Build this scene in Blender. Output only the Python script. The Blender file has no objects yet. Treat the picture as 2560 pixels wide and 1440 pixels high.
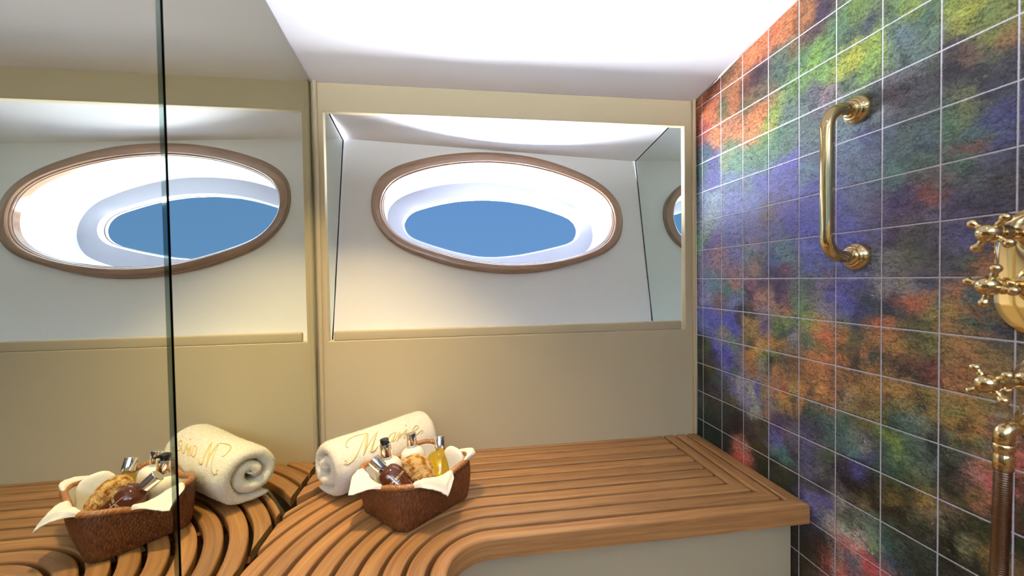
import bpy, bmesh, math, random
from mathutils import Vector, Matrix, noise
from mathutils.bvhtree import BVHTree
random.seed(7)
PI = math.pi
SC = bpy.context.scene
COL = SC.collection
UP = 1.02                      # the eye stands 1.02 m above the shower floor; geometry below is written relative to the eye

# ------------------------------------------------------------------ helpers
def V(x, y, z): return Vector((x, y, z))

def place(name, bm, mat, parent=None, smooth=True, base=None, sharp=None):
    """link a bmesh (room coordinates) as one object with its origin at its base"""
    if sharp is not None:
        for e in bm.edges:
            if len(e.link_faces) == 2 and e.calc_face_angle(0) > sharp: e.smooth = False
    me = bpy.data.meshes.new(name)
    lo = V(1e9, 1e9, 1e9); hi = -lo
    for v in bm.verts:
        for i in range(3):
            lo[i] = min(lo[i], v.co[i]); hi[i] = max(hi[i], v.co[i])
    if parent is not None: org = Vector(parent['_org'])
    elif base is not None: org = Vector(base)
    else: org = V((lo.x+hi.x)/2, (lo.y+hi.y)/2, lo.z)
    for v in bm.verts: v.co -= org
    for f in bm.faces: f.smooth = smooth
    bm.to_mesh(me); bm.free()
    o = bpy.data.objects.new(name, me); COL.objects.link(o)
    for m in (mat if isinstance(mat, (list, tuple)) else [mat]): me.materials.append(m)
    if parent is not None:
        o.parent = parent
        if parent.get('_sub'): pass
        o['_org'] = list(org)
    else:
        o.location = org + V(0, 0, UP); o['_org'] = list(org)
    return o

def root(name, org):
    o = bpy.data.objects.new(name, None); COL.objects.link(o)
    o.empty_display_size = .03
    o.location = Vector(org) + V(0, 0, UP); o['_org'] = list(org)
    return o

def tag(o, label, cat, group=None, kind=None):
    o['label'] = label; o['category'] = cat
    if group: o['group'] = group
    if kind: o['kind'] = kind
    return o

def struct(o, label=None):
    o['kind'] = 'structure'
    if label: o['label'] = label
    return o

def box(bm, x0, x1, y0, y1, z0, z1, bev=0, seg=2):
    r = bmesh.ops.create_cube(bm, size=1)
    vs = r['verts']
    for v in vs:
        v.co = V(x0 + (v.co.x+.5)*(x1-x0), y0 + (v.co.y+.5)*(y1-y0), z0 + (v.co.z+.5)*(z1-z0))
    if bev:
        es = list({e for v in vs for e in v.link_edges})
        bmesh.ops.bevel(bm, geom=es, offset=bev, segments=seg, profile=.5, affect='EDGES')
    return bm

def frame_of(d):
    d = d.normalized()
    a = V(0, 0, 1) if abs(d.z) < .9 else V(1, 0, 0)
    u = d.cross(a).normalized(); w = u.cross(d).normalized()
    return u, w, d

def lathe(bm, prof, org, axis, n=48, cap=True):
    """prof = [(radius, distance along axis)]"""
    u, w, d = frame_of(Vector(axis)); org = Vector(org)
    rings = []
    for r, t in prof:
        if r < 1e-6: rings.append([bm.verts.new(org + d*t)])
        else: rings.append([bm.verts.new(org + d*t + (u*math.cos(2*PI*k/n) + w*math.sin(2*PI*k/n))*r) for k in range(n)])
    for a, b in zip(rings, rings[1:]):
        for k in range(n):
            k2 = (k+1) % n
            if len(a) == 1 and len(b) == 1: continue
            if len(a) == 1: bm.faces.new((a[0], b[k], b[k2]))
            elif len(b) == 1: bm.faces.new((a[k], b[0], a[k2]))
            else: bm.faces.new((a[k], b[k], b[k2], a[k2]))
    if cap:
        for R in (rings[0], rings[-1]):
            if len(R) > 1:
                try: bm.faces.new(R)
                except ValueError: pass
    bmesh.ops.recalc_face_normals(bm, faces=bm.faces)
    return bm

def tube(bm, pts, rad, n=20, closed=False, flat=None, caps=True):
    """pts list of Vector, rad float or fn(i/t)"""
    N = len(pts); rings = []; prev = None
    for i, p in enumerate(pts):
        a = pts[(i-1) % N] if (closed or i > 0) else pts[0]
        b = pts[(i+1) % N] if (closed or i < N-1) else pts[-1]
        d = (b-a).normalized()
        if prev is None: u, w, _ = frame_of(d)
        else:
            u = (prev - d*prev.dot(d)).normalized(); w = d.cross(u)
        prev = u
        r = rad(i/(N-1)) if callable(rad) else rad
        rings.append([bm.verts.new(p + (u*math.cos(2*PI*k/n) + w*math.sin(2*PI*k/n))*r) for k in range(n)])
    pairs = list(zip(rings, rings[1:])) + ([(rings[-1], rings[0])] if closed else [])
    for a, b in pairs:
        for k in range(n):
            k2 = (k+1) % n; bm.faces.new((a[k], b[k], b[k2], a[k2]))
    if caps and not closed:
        bm.faces.new(rings[0][::-1]); bm.faces.new(rings[-1])
    bmesh.ops.recalc_face_normals(bm, faces=bm.faces)
    return bm

def arc_pts(c, r, a0, a1, n):
    return [(c[0]+r*math.cos(a0+(a1-a0)*i/n), c[1]+r*math.sin(a0+(a1-a0)*i/n)) for i in range(n+1)]

def pile(bm, count, length, base, seed, skip=None, rad=.003, lean=.5):
    """short tufts standing on a fabric surface, part of the same mesh"""
    rnd = random.Random(seed); bm.normal_update()
    faces = [f for f in bm.faces]; ar = []; t = 0
    for f in faces: t += f.calc_area(); ar.append(t)
    import bisect
    new = []
    for _ in range(count):
        f = faces[min(len(faces)-1, bisect.bisect(ar, rnd.random()*t))]
        vs = [v.co for v in f.verts]; a, b, c = vs[0], vs[1], vs[2 if rnd.random() < .5 or len(vs) < 4 else 3]
        r1, r2 = rnd.random(), rnd.random()
        if r1+r2 > 1: r1, r2 = 1-r1, 1-r2
        p = a + (b-a)*r1 + (c-a)*r2
        if skip is not None and skip.find(p)[2] is not None and skip.find(p)[2] < rad: continue
        n = f.normal; tdir = V(rnd.gauss(0, 1), rnd.gauss(0, 1), rnd.gauss(0, 1)); tdir = (tdir - n*tdir.dot(n))
        if tdir.length < 1e-6: continue
        tdir.normalize(); w_ = n.cross(tdir)
        L = length*(.5+rnd.random())
        new.append((p - w_*base - n*.0002, p + w_*base - n*.0002, p + n*L + tdir*L*lean*rnd.random()))
    for tri in new: bm.faces.new([bm.verts.new(q) for q in tri])

# ------------------------------------------------------------------ materials
def mat(name, col, rough=.5, metal=0, spec=.5, coat=0, coat_rough=.05, sheen=0, trans=0, ior=1.45):
    m = bpy.data.materials.new(name); m.use_nodes = True
    b = m.node_tree.nodes['Principled BSDF']
    b.inputs['Base Color'].default_value = (*col, 1)
    b.inputs['Roughness'].default_value = rough; b.inputs['Metallic'].default_value = metal
    b.inputs['Specular IOR Level'].default_value = spec
    b.inputs['Coat Weight'].default_value = coat; b.inputs['Coat Roughness'].default_value = coat_rough
    b.inputs['Sheen Weight'].default_value = sheen
    b.inputs['Transmission Weight'].default_value = trans; b.inputs['IOR'].default_value = ior
    return m

def nt(m): return m.node_tree, m.node_tree.nodes, m.node_tree.links, m.node_tree.nodes['Principled BSDF']

def add(ns, kind, **kw):
    n = ns.new(kind)
    for k, v in kw.items():
        if k in n.inputs: n.inputs[k].default_value = v
        else: setattr(n, k, v)
    return n

def bump_noise(m, scale, strength, dist=.001, detail=3, coord='Object'):
    t, ns, ls, b = nt(m)
    tc = ns.new('ShaderNodeTexCoord'); no = add(ns, 'ShaderNodeTexNoise', Scale=scale, Detail=detail)
    bp = add(ns, 'ShaderNodeBump', Strength=strength, Distance=dist)
    ls.new(tc.outputs[coord], no.inputs['Vector']); ls.new(no.outputs['Fac'], bp.inputs['Height'])
    ls.new(bp.outputs['Normal'], b.inputs['Normal'])
    return no

def vary(m, c1, c2, scale, detail=3, coord='Object', stretch=(1, 1, 1), lo=.35, hi=.65):
    t, ns, ls, b = nt(m)
    tc = ns.new('ShaderNodeTexCoord'); mp = ns.new('ShaderNodeMapping'); mp.inputs['Scale'].default_value = stretch
    no = add(ns, 'ShaderNodeTexNoise', Scale=scale, Detail=detail)
    cr = ns.new('ShaderNodeValToRGB')
    cr.color_ramp.elements[0].position = lo; cr.color_ramp.elements[1].position = hi
    cr.color_ramp.elements[0].color = (*c1, 1); cr.color_ramp.elements[1].color = (*c2, 1)
    ls.new(tc.outputs[coord], mp.inputs['Vector']); ls.new(mp.outputs['Vector'], no.inputs['Vector'])
    ls.new(no.outputs['Fac'], cr.inputs['Fac']); ls.new(cr.outputs['Color'], b.inputs['Base Color'])
    return cr

def srgb(h):
    c = [int(h[i:i+2], 16)/255 for i in (0, 2, 4)]
    return tuple(x/12.92 if x <= .04045 else ((x+.055)/1.055)**2.4 for x in c)

def wood_mat(name, dark, light, rough, coat=0, lenscale=3, acro=90, bump=.25):
    """grain runs along U, across V (both in metres)"""
    m = mat(name, light, rough, coat=coat, coat_rough=.08)
    t, ns, ls, b = nt(m)
    uv = ns.new('ShaderNodeUVMap'); mp = ns.new('ShaderNodeMapping'); mp.inputs['Scale'].default_value = (lenscale, acro, 1)
    n1 = add(ns, 'ShaderNodeTexNoise', Scale=1.0, Detail=6, Distortion=.6)
    n1.inputs['Roughness'].default_value = .65
    mp2 = ns.new('ShaderNodeMapping'); mp2.inputs['Scale'].default_value = (60, 900, 1)
    n2 = add(ns, 'ShaderNodeTexNoise', Scale=1.0, Detail=2)
    oi = ns.new('ShaderNodeObjectInfo')
    off = ns.new('ShaderNodeVectorMath'); off.operation = 'ADD'
    cmb = ns.new('ShaderNodeCombineXYZ')
    mul = ns.new('ShaderNodeMath'); mul.operation = 'MULTIPLY'; mul.inputs[1].default_value = 37
    ls.new(oi.outputs['Random'], mul.inputs[0]); ls.new(mul.outputs[0], cmb.inputs['X']); ls.new(mul.outputs[0], cmb.inputs['Z'])
    ls.new(uv.outputs['UV'], mp.inputs['Vector']); ls.new(mp.outputs['Vector'], off.inputs[0]); ls.new(cmb.outputs[0], off.inputs[1])
    ls.new(off.outputs[0], n1.inputs['Vector'])
    ls.new(uv.outputs['UV'], mp2.inputs['Vector']); ls.new(mp2.outputs['Vector'], n2.inputs['Vector'])
    cr = ns.new('ShaderNodeValToRGB')
    cr.color_ramp.elements[0].position = .3; cr.color_ramp.elements[1].position = .68
    cr.color_ramp.elements[0].color = (*dark, 1); cr.color_ramp.elements[1].color = (*light, 1)
    mx = ns.new('ShaderNodeMix'); mx.data_type = 'RGBA'; mx.blend_type = 'MULTIPLY'; mx.inputs[0].default_value = .35
    ls.new(n1.outputs['Fac'], cr.inputs['Fac']); ls.new(cr.outputs['Color'], mx.inputs[6]); ls.new(n2.outputs['Color'], mx.inputs[7])
    # per-board tone
    hs = ns.new('ShaderNodeHueSaturation')
    mr = ns.new('ShaderNodeMapRange'); mr.inputs[3].default_value = .85; mr.inputs[4].default_value = 1.2
    ls.new(oi.outputs['Random'], mr.inputs[0]); ls.new(mr.outputs[0], hs.inputs['Value'])
    ls.new(mx.outputs[2], hs.inputs['Color']); ls.new(hs.outputs['Color'], b.inputs['Base Color'])
    bp = add(ns, 'ShaderNodeBump', Strength=bump, Distance=.0006)
    ls.new(n1.outputs['Fac'], bp.inputs['Height']); ls.new(bp.outputs['Normal'], b.inputs['Normal'])
    return m

M = {}
M['wall'] = mat('cream_lacquer', srgb('c8b997'), .42, spec=.4)
M['hull'] = mat('white_lacquer', srgb('f6f6f5'), .5, spec=.5)
M['white'] = mat('gloss_white', srgb('f6f5f0'), .2, spec=.5)
M['ceil'] = mat('satin_white_ceiling', srgb('f6f6fb'), .30, spec=.08)
M['rceil'] = mat('gloss_white_recess_ceiling', srgb('fafafc'), .3, spec=.6)
M['reveal'] = mat('white_window_reveal', srgb('f4f5f6'), .35)
M['frame'] = mat('pale_grey_window_frame', (.31, .32, .375), .4)
M['mirror'] = mat('silvered_mirror', (.84, .875, .80), .0, 1)
M['mirror_cool'] = mat('silvered_mirror_cool', (.80, .89, .86), .0, 1)
M['mirror_edge'] = mat('polished_glass_edge', (.20, .26, .22), .05, 1)
M['seam'] = mat('dark_joint', (.006, .007, .012), .35)
M['teak'] = wood_mat('teak_slat', srgb('8a5a35'), srgb('bb8952'), .42)
M['teak_under'] = wood_mat('teak_batten', srgb('5a3520'), srgb('7c4a2a'), .55)
M['walnut'] = wood_mat('varnished_window_wood', srgb('72543f'), srgb('94735a'), .3, coat=.9, lenscale=5, acro=60)
M['brass'] = mat('polished_brass', (.80, .62, .34), .05, 1)
M['brass_dark'] = mat('aged_brass_hose', (.24, .15, .10), .28, 1)
M['chrome'] = mat('chrome_cap', (.86, .87, .90), .09, 1)
M['black'] = mat('black_plastic', (.012, .012, .013), .3)
M['terry'] = mat('cream_terry', srgb('f1e8cf'), .95, spec=.1, sheen=.5)
vary(M['terry'], srgb('ebe2c8'), srgb('faf5e8'), 260, 4, lo=.3, hi=.62); bump_noise(M['terry'], 700, .9, .0018, 4)
M['cloth'] = mat('white_cotton_cloth', srgb('f7f2e6'), .95, spec=.1, sheen=.3)
bump_noise(M['cloth'], 900, .7, .001, 3)
M['thread'] = mat('beige_embroidery', srgb('cdb987'), .6)
M['sponge'] = mat('natural_sea_sponge', srgb('d8a95a'), .95, spec=.1)
vary(M['sponge'], srgb('b06f28'), srgb('f2d08c'), 60, 7, lo=.36, hi=.52); bump_noise(M['sponge'], 260, 1, .004, 6)
M['cane'] = mat('woven_cane', srgb('6e3b1e'), .4, coat=.25)
M['gold'] = mat('gold_print', (.86, .72, .42), .35, .6)
M['glassy'] = mat('clear_plastic', (.97, .98, .99), .03, trans=1, ior=1.3)
M['cream_liquid'] = mat('white_lotion_bottle', srgb('f1ece0'), .22, coat=1, coat_rough=.03)
M['amber'] = mat('yellow_gel', (1, .73, .05), .04, trans=.95, ior=1.38, coat=.6)
M['brown'] = mat('dark_brown_gel', (.085, .018, .005), .10, trans=.2, ior=1.4, coat=.35, coat_rough=.02)
M['grey_floor'] = mat('teak_shower_floor', srgb('8a6a48'), .6)
M['lamp_trim'] = mat('satin_nickel', (.7, .68, .64), .3, 1)
M['seal'] = mat('black_gasket', (.01, .01, .012), .5)

# ------------------------------------------------------------------ room frame
XL, XR, YF = -.426, .860, 1.351           # mirror wall, tiled wall, back wall
OX0, OX1, OZ0, OZ1 = -.394, .8176, -.188, .5325   # opening of the window recess
def ceil_z(y): return .62 + .155*(YF - y)
def hull_y(x, z):
    t = (x + .394)/1.212
    return (1.445 + .2696*z)*(1-t) + (1.637 + .2098*z)*t
def rceil_z(x, y):
    t = (x + .394)/1.212
    return (.527 + .15*(1.587-y))*(1-t) + (.520 + .16*(1.746-y))*t

# back wall with the rectangular opening
bm = bmesh.new()
x0, x1, z0, z1 = XL-.01, XR+.01, -1.02, .70
def ring_pts(y, a): return [bm.verts.new((p[0], y, p[1])) for p in a]
outer = [(x0, z0), (x1, z0), (x1, z1), (x0, z1)]
inner = [(OX0, OZ0), (OX1, OZ0), (OX1, OZ1), (OX0, OZ1)]
A = ring_pts(YF, outer); B = ring_pts(YF, inner); C = ring_pts(YF+.022, inner); D = ring_pts(YF+.022, outer)
for P, Q in ((A, B), (B, C), (C, D), (D, A)):
    for k in range(4): bm.faces.new((P[k], P[(k+1) % 4], Q[(k+1) % 4], Q[k]))
bmesh.ops.recalc_face_normals(bm, faces=bm.faces)
es = [e for e in bm.edges if all(v in B for v in e.verts)]
bmesh.ops.bevel(bm, geom=es, offset=.0035, segments=4, profile=.5, affect='EDGES')
struct(place('wall_back', bm, M['wall'], sharp=.8))

# the sloping hull wall behind it, with the oval window hole
OUT = [(-0.289, 0.2721), (-0.2863, 0.3169), (-0.2734, 0.3629), (-0.2457, 0.4015), (-0.2004, 0.4326), (-0.1409, 0.4558), (-0.0618, 0.481), (0.0293, 0.5003), (0.1236, 0.5115), (0.2207, 0.5122), (0.3207, 0.5067), (0.4229, 0.4877), (0.5271, 0.4549), (0.6221, 0.4126), (0.6794, 0.3677), (0.7136, 0.3162), (0.7233, 0.2483), (0.7108, 0.186), (0.6773, 0.1347), (0.6242, 0.0993), (0.5468, 0.0746), (0.4408, 0.0461), (0.3399, 0.0258), (0.2439, 0.019), (0.1518, 0.0231), (0.0631, 0.035), (-0.0229, 0.053), (-0.1064, 0.0835), (-0.1718, 0.1069), (-0.2203, 0.1386), (-0.2569, 0.1811), (-0.2797, 0.224)]
INN = [(-0.2458, 0.266), (-0.2406, 0.3067), (-0.2228, 0.3442), (-0.1857, 0.3764), (-0.1065, 0.4119), (-0.0175, 0.438), (0.0748, 0.453), (0.1461, 0.4598), (0.219, 0.4596), (0.3186, 0.4528), (0.4205, 0.4332), (0.4984, 0.4115), (0.5772, 0.381), (0.6292, 0.3466), (0.6587, 0.3057), (0.6684, 0.2529), (0.6608, 0.2063), (0.6399, 0.1651), (0.597, 0.1294), (0.5303, 0.1018), (0.4453, 0.0798), (0.344, 0.0656), (0.2471, 0.0612), (0.1541, 0.0637), (0.0645, 0.0773), (-0.0223, 0.0994), (-0.1068, 0.1252), (-0.1688, 0.1486), (-0.2066, 0.1786), (-0.2314, 0.2131), (-0.2433, 0.2438)]
O2 = [(-0.2628, 0.2825), (-0.2489, 0.3128), (-0.2163, 0.3444), (-0.1784, 0.3642), (-0.1108, 0.3912), (-0.0209, 0.4152), (0.0826, 0.429), (0.1629, 0.4339), (0.2456, 0.4328), (0.3594, 0.4178), (0.4772, 0.3878), (0.5867, 0.3472), (0.6355, 0.3086), (0.6653, 0.2628), (0.6754, 0.2106), (0.6632, 0.1638), (0.630, 0.118), (0.5303, 0.081), (0.4453, 0.0598), (0.344, 0.0456), (0.2471, 0.0412), (0.1541, 0.0437), (0.0645, 0.0573), (-0.0223, 0.0784), (-0.1068, 0.1052), (-0.1788, 0.1286), (-0.2266, 0.1686), (-0.2514, 0.2131), (-0.2633, 0.2438)]
OP = [(-0.2075, 0.2432), (-0.1976, 0.2694), (-0.1705, 0.299), (-0.1256, 0.3151), (-0.0491, 0.3389), (0.0298, 0.3564), (0.1386, 0.3687), (0.2516, 0.3678), (0.3688, 0.3537), (0.4779, 0.3266), (0.5715, 0.2978), (0.6024, 0.2691), (0.6136, 0.2337), (0.6021, 0.1978), (0.5655, 0.1706), (0.4208, 0.134), (0.3013, 0.1105), (0.1871, 0.0995), (0.1049, 0.1025), (-0.0008, 0.1247), (-0.1025, 0.1551), (-0.1764, 0.1823), (-0.1981, 0.2075)]
NA = 144
def polar(L, c, smooth=5):
    """outline -> radius at NA even angles in a stretched frame, smoothed"""
    kx = 2.2
    P = [(math.atan2((z-c[1])*kx, x-c[0]), x, z) for x, z in L]; P.sort()
    P = [(P[-1][0]-2*PI, P[-1][1], P[-1][2])] + P + [(P[0][0]+2*PI, P[0][1], P[0][2])]
    out = []
    for k in range(NA):
        a = -PI + 2*PI*(k+.5)/NA
        for p, q in zip(P, P[1:]):
            if p[0] <= a <= q[0]:
                t = (a-p[0])/(q[0]-p[0]+1e-12)
                x = p[1]+(q[1]-p[1])*t; z = p[2]+(q[2]-p[2])*t
                out.append(math.hypot(x-c[0], (z-c[1])*kx)); break
    for _ in range(smooth):
        out = [(out[k-1]*.25+out[k]*.5+out[(k+1) % NA]*.25) for k in range(NA)]
    return [(c[0]+r*math.cos(-PI+2*PI*(k+.5)/NA), c[1]+r*math.sin(-PI+2*PI*(k+.5)/NA)/kx) for k, r in enumerate(out)]
cW = (.212, .26)
INN = [(x*1.010, z*1.010) for x, z in INN]
OUTs, INNs, O2s, OPs = polar(OUT, cW, 8), polar(INN, cW, 8), polar(O2, cW, 8), polar(OP, cW, 3)
def open_y(x, z): return 1.87 + .20*(x-.16) + .11*(z-.23)

def scale_to(L, P, t):  # blend between two outlines
    return [(a[0]+(b[0]-a[0])*t, a[1]+(b[1]-a[1])*t) for a, b in zip(L, P)]
def to_rect(p, c, rx0, rx1, rz0, rz1):
    dx, dz = p[0]-c[0], p[1]-c[1]
    ts = []
    if dx > 0: ts.append((rx1-c[0])/dx)
    if dx < 0: ts.append((rx0-c[0])/dx)
    if dz > 0: ts.append((rz1-c[1])/dz)
    if dz < 0: ts.append((rz0-c[1])/dz)
    t = min(ts); return (c[0]+dx*t, c[1]+dz*t)
bm = bmesh.new()
hole = [(cW[0]+(x-cW[0])*1.015, cW[1]+(z-cW[1])*1.03) for x, z in INNs]
rect = [to_rect(p, cW, OX0-.03, OX1+.03, OZ0-.03, .60) for p in INNs]
# snap the nearest samples onto the four corners
for cx, cz in ((OX0-.03, OZ0-.03), (OX1+.03, OZ0-.03), (OX1+.03, .60), (OX0-.03, .60)):
    k = min(range(NA), key=lambda i: (rect[i][0]-cx)**2+(rect[i][1]-cz)**2); rect[k] = (cx, cz)
rows = []
for s in range(13):
    rows.append([bm.verts.new((x, hull_y(x, z), z)) for x, z in scale_to(hole, rect, s/12)])
for a, b in zip(rows, rows[1:]):
    for k in range(NA): bm.faces.new((a[k], a[(k+1) % NA], b[(k+1) % NA], b[k]))
bmesh.ops.recalc_face_normals(bm, faces=bm.faces)
if sum(f.normal.y for f in bm.faces) > 0: bmesh.ops.reverse_faces(bm, faces=bm.faces)
struct(place('wall_hull', bm, M['hull']))

def surface(bm, fn, nu, nv):
    G = [[bm.verts.new(fn(i/nu, j/nv)) for i in range(nu+1)] for j in range(nv+1)]
    for j in range(nv):
        for i in range(nu): bm.faces.new((G[j][i], G[j][i+1], G[j+1][i+1], G[j+1][i]))
    return G

# ceiling inside the recess
bm = bmesh.new()
def f(u, v):
    x = OX0-.01 + u*(OX1-OX0+.02); y = YF+.02 + v*.50
    return (x, y, rceil_z(x, y))
surface(bm, f, 24, 12)
struct(place('ceiling_recess', bm, M['rceil']))

# shelf of the recess and its raised lip
bm = bmesh.new()
box(bm, OX0-.02, OX1+.02, YF+.001, YF+.34, OZ0-.03, OZ0-.0005, .001)
struct(place('trim_1', bm, M['white'], sharp=.7), 'white shelf of the window recess')
bm = bmesh.new()
box(bm, -.3795, .8065, YF+.003, YF+.016, OZ0-.0008, -.1565, .0055, 4)
struct(place('trim_2', bm, M['wall'], sharp=.9), 'low cream lip along the window recess shelf')

# corner beads of the back wall
for n, a, b in (('trim_3', XL+.004, XL+.017), ('trim_4', XR-.0165, XR-.003)):
    bm = bmesh.new(); box(bm, a, b, YF-.012, YF+.002, -.566, .632, .0055, 4)
    struct(place(n, bm, M['wall'], sharp=.9), 'rounded cream corner bead')

# window: wooden ring, reveal, rebate, pane, gasket
win = root('window_1', (cW[0], hull_y(*cW), .04)); struct(win, 'oval window with varnished wooden surround in the recess')
def loft(bm, rings, closed=True):
    R = [[bm.verts.new(p) for p in r] for r in rings]
    for a, b in zip(R, R[1:]):
        n = len(a)
        for k in range(n): bm.faces.new((a[k], a[(k+1) % n], b[(k+1) % n], b[k]))
    return R
uvlen = None
bm = bmesh.new()
def ringat(t, dy):     # t: 0 at the inner outline, 1 at the outer outline, dy: proud of the wall
    return [(x, hull_y(x, z)-dy, z) for x, z in scale_to(INNs, OUTs, t)]
prof = [(0, -.024), (.0, -.012), (0, -.003), (.01, .000), (.05, .0012), (.06, .0035), (.075, .0060), (.12, .0082), (.155, .0082), (.17, .0100), (.20, .0150),
        (.25, .0175), (.32, .0182), (.55, .0186), (.78, .0180), (.86, .0165), (.895, .0140), (.905, .0105), (.925, .0096), (.98, .0086), (1.0, .0065), (1.005, .0), (1.005, -.004)]
R = loft(bm, [ringat(t, d) for t, d in prof])
bmesh.ops.recalc_face_normals(bm, faces=bm.faces)
uvl = bm.loops.layers.uv.new('UVMap')
idx = {}
for j, r in enumerate(R):
    for k, v in enumerate(r): idx[v] = (k, j)
for f_ in bm.faces:
    ks = [idx[l.vert][0] for l in f_.loops]
    wrap = max(ks)-min(ks) > NA/2
    for l in f_.loops:
        k, j = idx[l.vert]
        if wrap and k < NA/2: k += NA
        l[uvl].uv = (k*.0165, prof[j][0]*.05)
place('wooden_surround', bm, M['walnut'], win, sharp=.6)

bm = bmesh.new()
mid = lambda x, z: open_y(x, z)-.06
rings = []
for s in range(13):
    t = s/12
    L = scale_to([(cW[0]+(x-cW[0])*1.002, cW[1]+(z-cW[1])*1.004) for x, z in INNs], O2s, t)
    rings.append([(x, (hull_y(x, z)+.022)*(1-t)+mid(x, z)*t, z) for x, z in L])
loft(bm, rings)
bmesh.ops.recalc_face_normals(bm, faces=bm.faces)
place('reveal', bm, M['reveal'], win)
bm = bmesh.new()
rings = []
for s in range(7):
    t = s/6
    L = scale_to(O2s, OPs, t)
    rings.append([(x, mid(x, z)*(1-t)+(open_y(x, z)-.030)*t, z) for x, z in scale_to(O2s, OPs, t*.93)])
rings.append([(x, open_y(x, z)-.022, z) for x, z in scale_to(O2s, OPs, .97)])
rings.append([(x, open_y(x, z)-.004, z) for x, z in scale_to(O2s, OPs, 1.0)])
rings.append([(x, open_y(x, z)+.02, z) for x, z in scale_to(O2s, OPs, 1.0)])
loft(bm, rings)
bmesh.ops.recalc_face_normals(bm, faces=bm.faces)
place('inner_frame', bm, M['frame'], win, sharp=.5)
bm = bmesh.new()
pts = [V(x, open_y(x, z)+.002, z) for x, z in scale_to(O2s, OPs, .995)]
tube(bm, pts, .0028, 8, closed=True)
place('gasket', bm, M['seal'], win)
bm = bmesh.new()
L = scale_to(O2s, OPs, .99)
c = bm.verts.new((cW[0], open_y(*cW)+.006, cW[1])); r = [bm.verts.new((x, open_y(x, z)+.006, z)) for x, z in L]
for k in range(NA): bm.faces.new((c, r[k], r[(k+1) % NA]))
gm = bpy.data.materials.new('window_glass'); gm.use_nodes = True
t_, ns, ls = gm.node_tree, gm.node_tree.nodes, gm.node_tree.links
ns.remove(ns['Principled BSDF'])
tr = add(ns, 'ShaderNodeBsdfTransparent', Color=(.97, .985, .98, 1))
ls.new(tr.outputs[0], ns['Material Output'].inputs['Surface'])
place('window_pane', bm, gm, win, smooth=False)

# side mirrors of the recess
for X, nx, lab in ((OX0, 1, 'narrow greenish mirror panel lining the left side of the window recess'),
                   (OX1, -1, 'greenish mirror panel lining the right side of the window recess, reflecting the wooden surround')):
    ya = YF+.023
    poly = [(ya, OZ0), (hull_y(X, OZ0)-.002, OZ0)] + [(hull_y(X, z)-.002, z) for z in (0, .2, .4)]
    zt = .52; poly += [(hull_y(X, zt)-.002, zt)]
    poly += [(ya, rceil_z(X, ya)-.001)]
    bm = bmesh.new()
    a = [bm.verts.new((X+nx*.0005, y, z)) for y, z in poly]; b = [bm.verts.new((X-nx*.006, y, z)) for y, z in poly]
    bm.faces.new(a); bm.faces.new(b[::-1]); n = len(poly)
    for k in range(n): bm.faces.new((a[k], b[k], b[(k+1) % n], a[(k+1) % n]))
    bmesh.ops.recalc_face_normals(bm, faces=bm.faces)
    rt = root('mirror_panel', (X, (ya+hull_y(X, .1))/2, OZ0)); tag(rt, lab, 'mirror')
    place('glass', bm, M['mirror_cool'], rt, smooth=False)
    bm = bmesh.new()
    strip = [V(X+nx*.001, y, z) for y, z in poly[1:]]
    tube(bm, strip, .0018, 6)
    place('edge', bm, M['seam'], rt)

# ceiling, floor, plain walls around and behind the eye
bm = bmesh.new()
surface(bm, lambda u, v: (XL-.01+u*(XR-XL+.02), 1.36-v*2.7, ceil_z(1.36-v*2.7)), 30, 60)
bmesh.ops.recalc_face_normals(bm, faces=bm.faces)
struct(place('ceiling', bm, M['ceil']))
bm = bmesh.new(); box(bm, XL-.02, XR+.02, -1.34, 1.38, -1.05, -1.02)
struct(place('floor', bm, M['grey_floor'], smooth=False))
bm = bmesh.new()
for a in ((XL-.02, -.30, -1.02, 1.06), (.72, XR+.02, -1.02, 1.06), (-.30, .72, .94, 1.06), (-.30, .72, -1.02, .30)): box(bm, a[0], a[1], -1.36, -1.32, a[2], a[3])
struct(place('wall_rear', bm, M['wall'], smooth=False), 'plain cream rear wall with an added light opening')
w2 = root('ceiling_fill_opening', (.21, -1.34, .30)); struct(w2, 'added unseen opening in the rear wall that lights the ceiling')  # invented glazed opening behind the eye, lets outside glare brighten the ceiling
bm = bmesh.new()
for a in ((-.30, -.28, .30, .94), (.70, .72, .30, .94), (-.28, .70, .30, .32), (-.28, .70, .92, .94)): box(bm, a[0], a[1], -1.365, -1.315, a[2], a[3], .003)
place('fill_opening_frame', bm, M['white'], w2, sharp=.8)
bm = bmesh.new(); box(bm, -.28, .70, -1.342, -1.338, .32, .92); place('window_pane', bm, gm, w2, smooth=False)
bm = bmesh.new(); box(bm, XL-.03, XL-.008, -1.34, 1.37, -1.02, 1.06)
struct(place('wall_left', bm, M['seam'], smooth=False))

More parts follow.
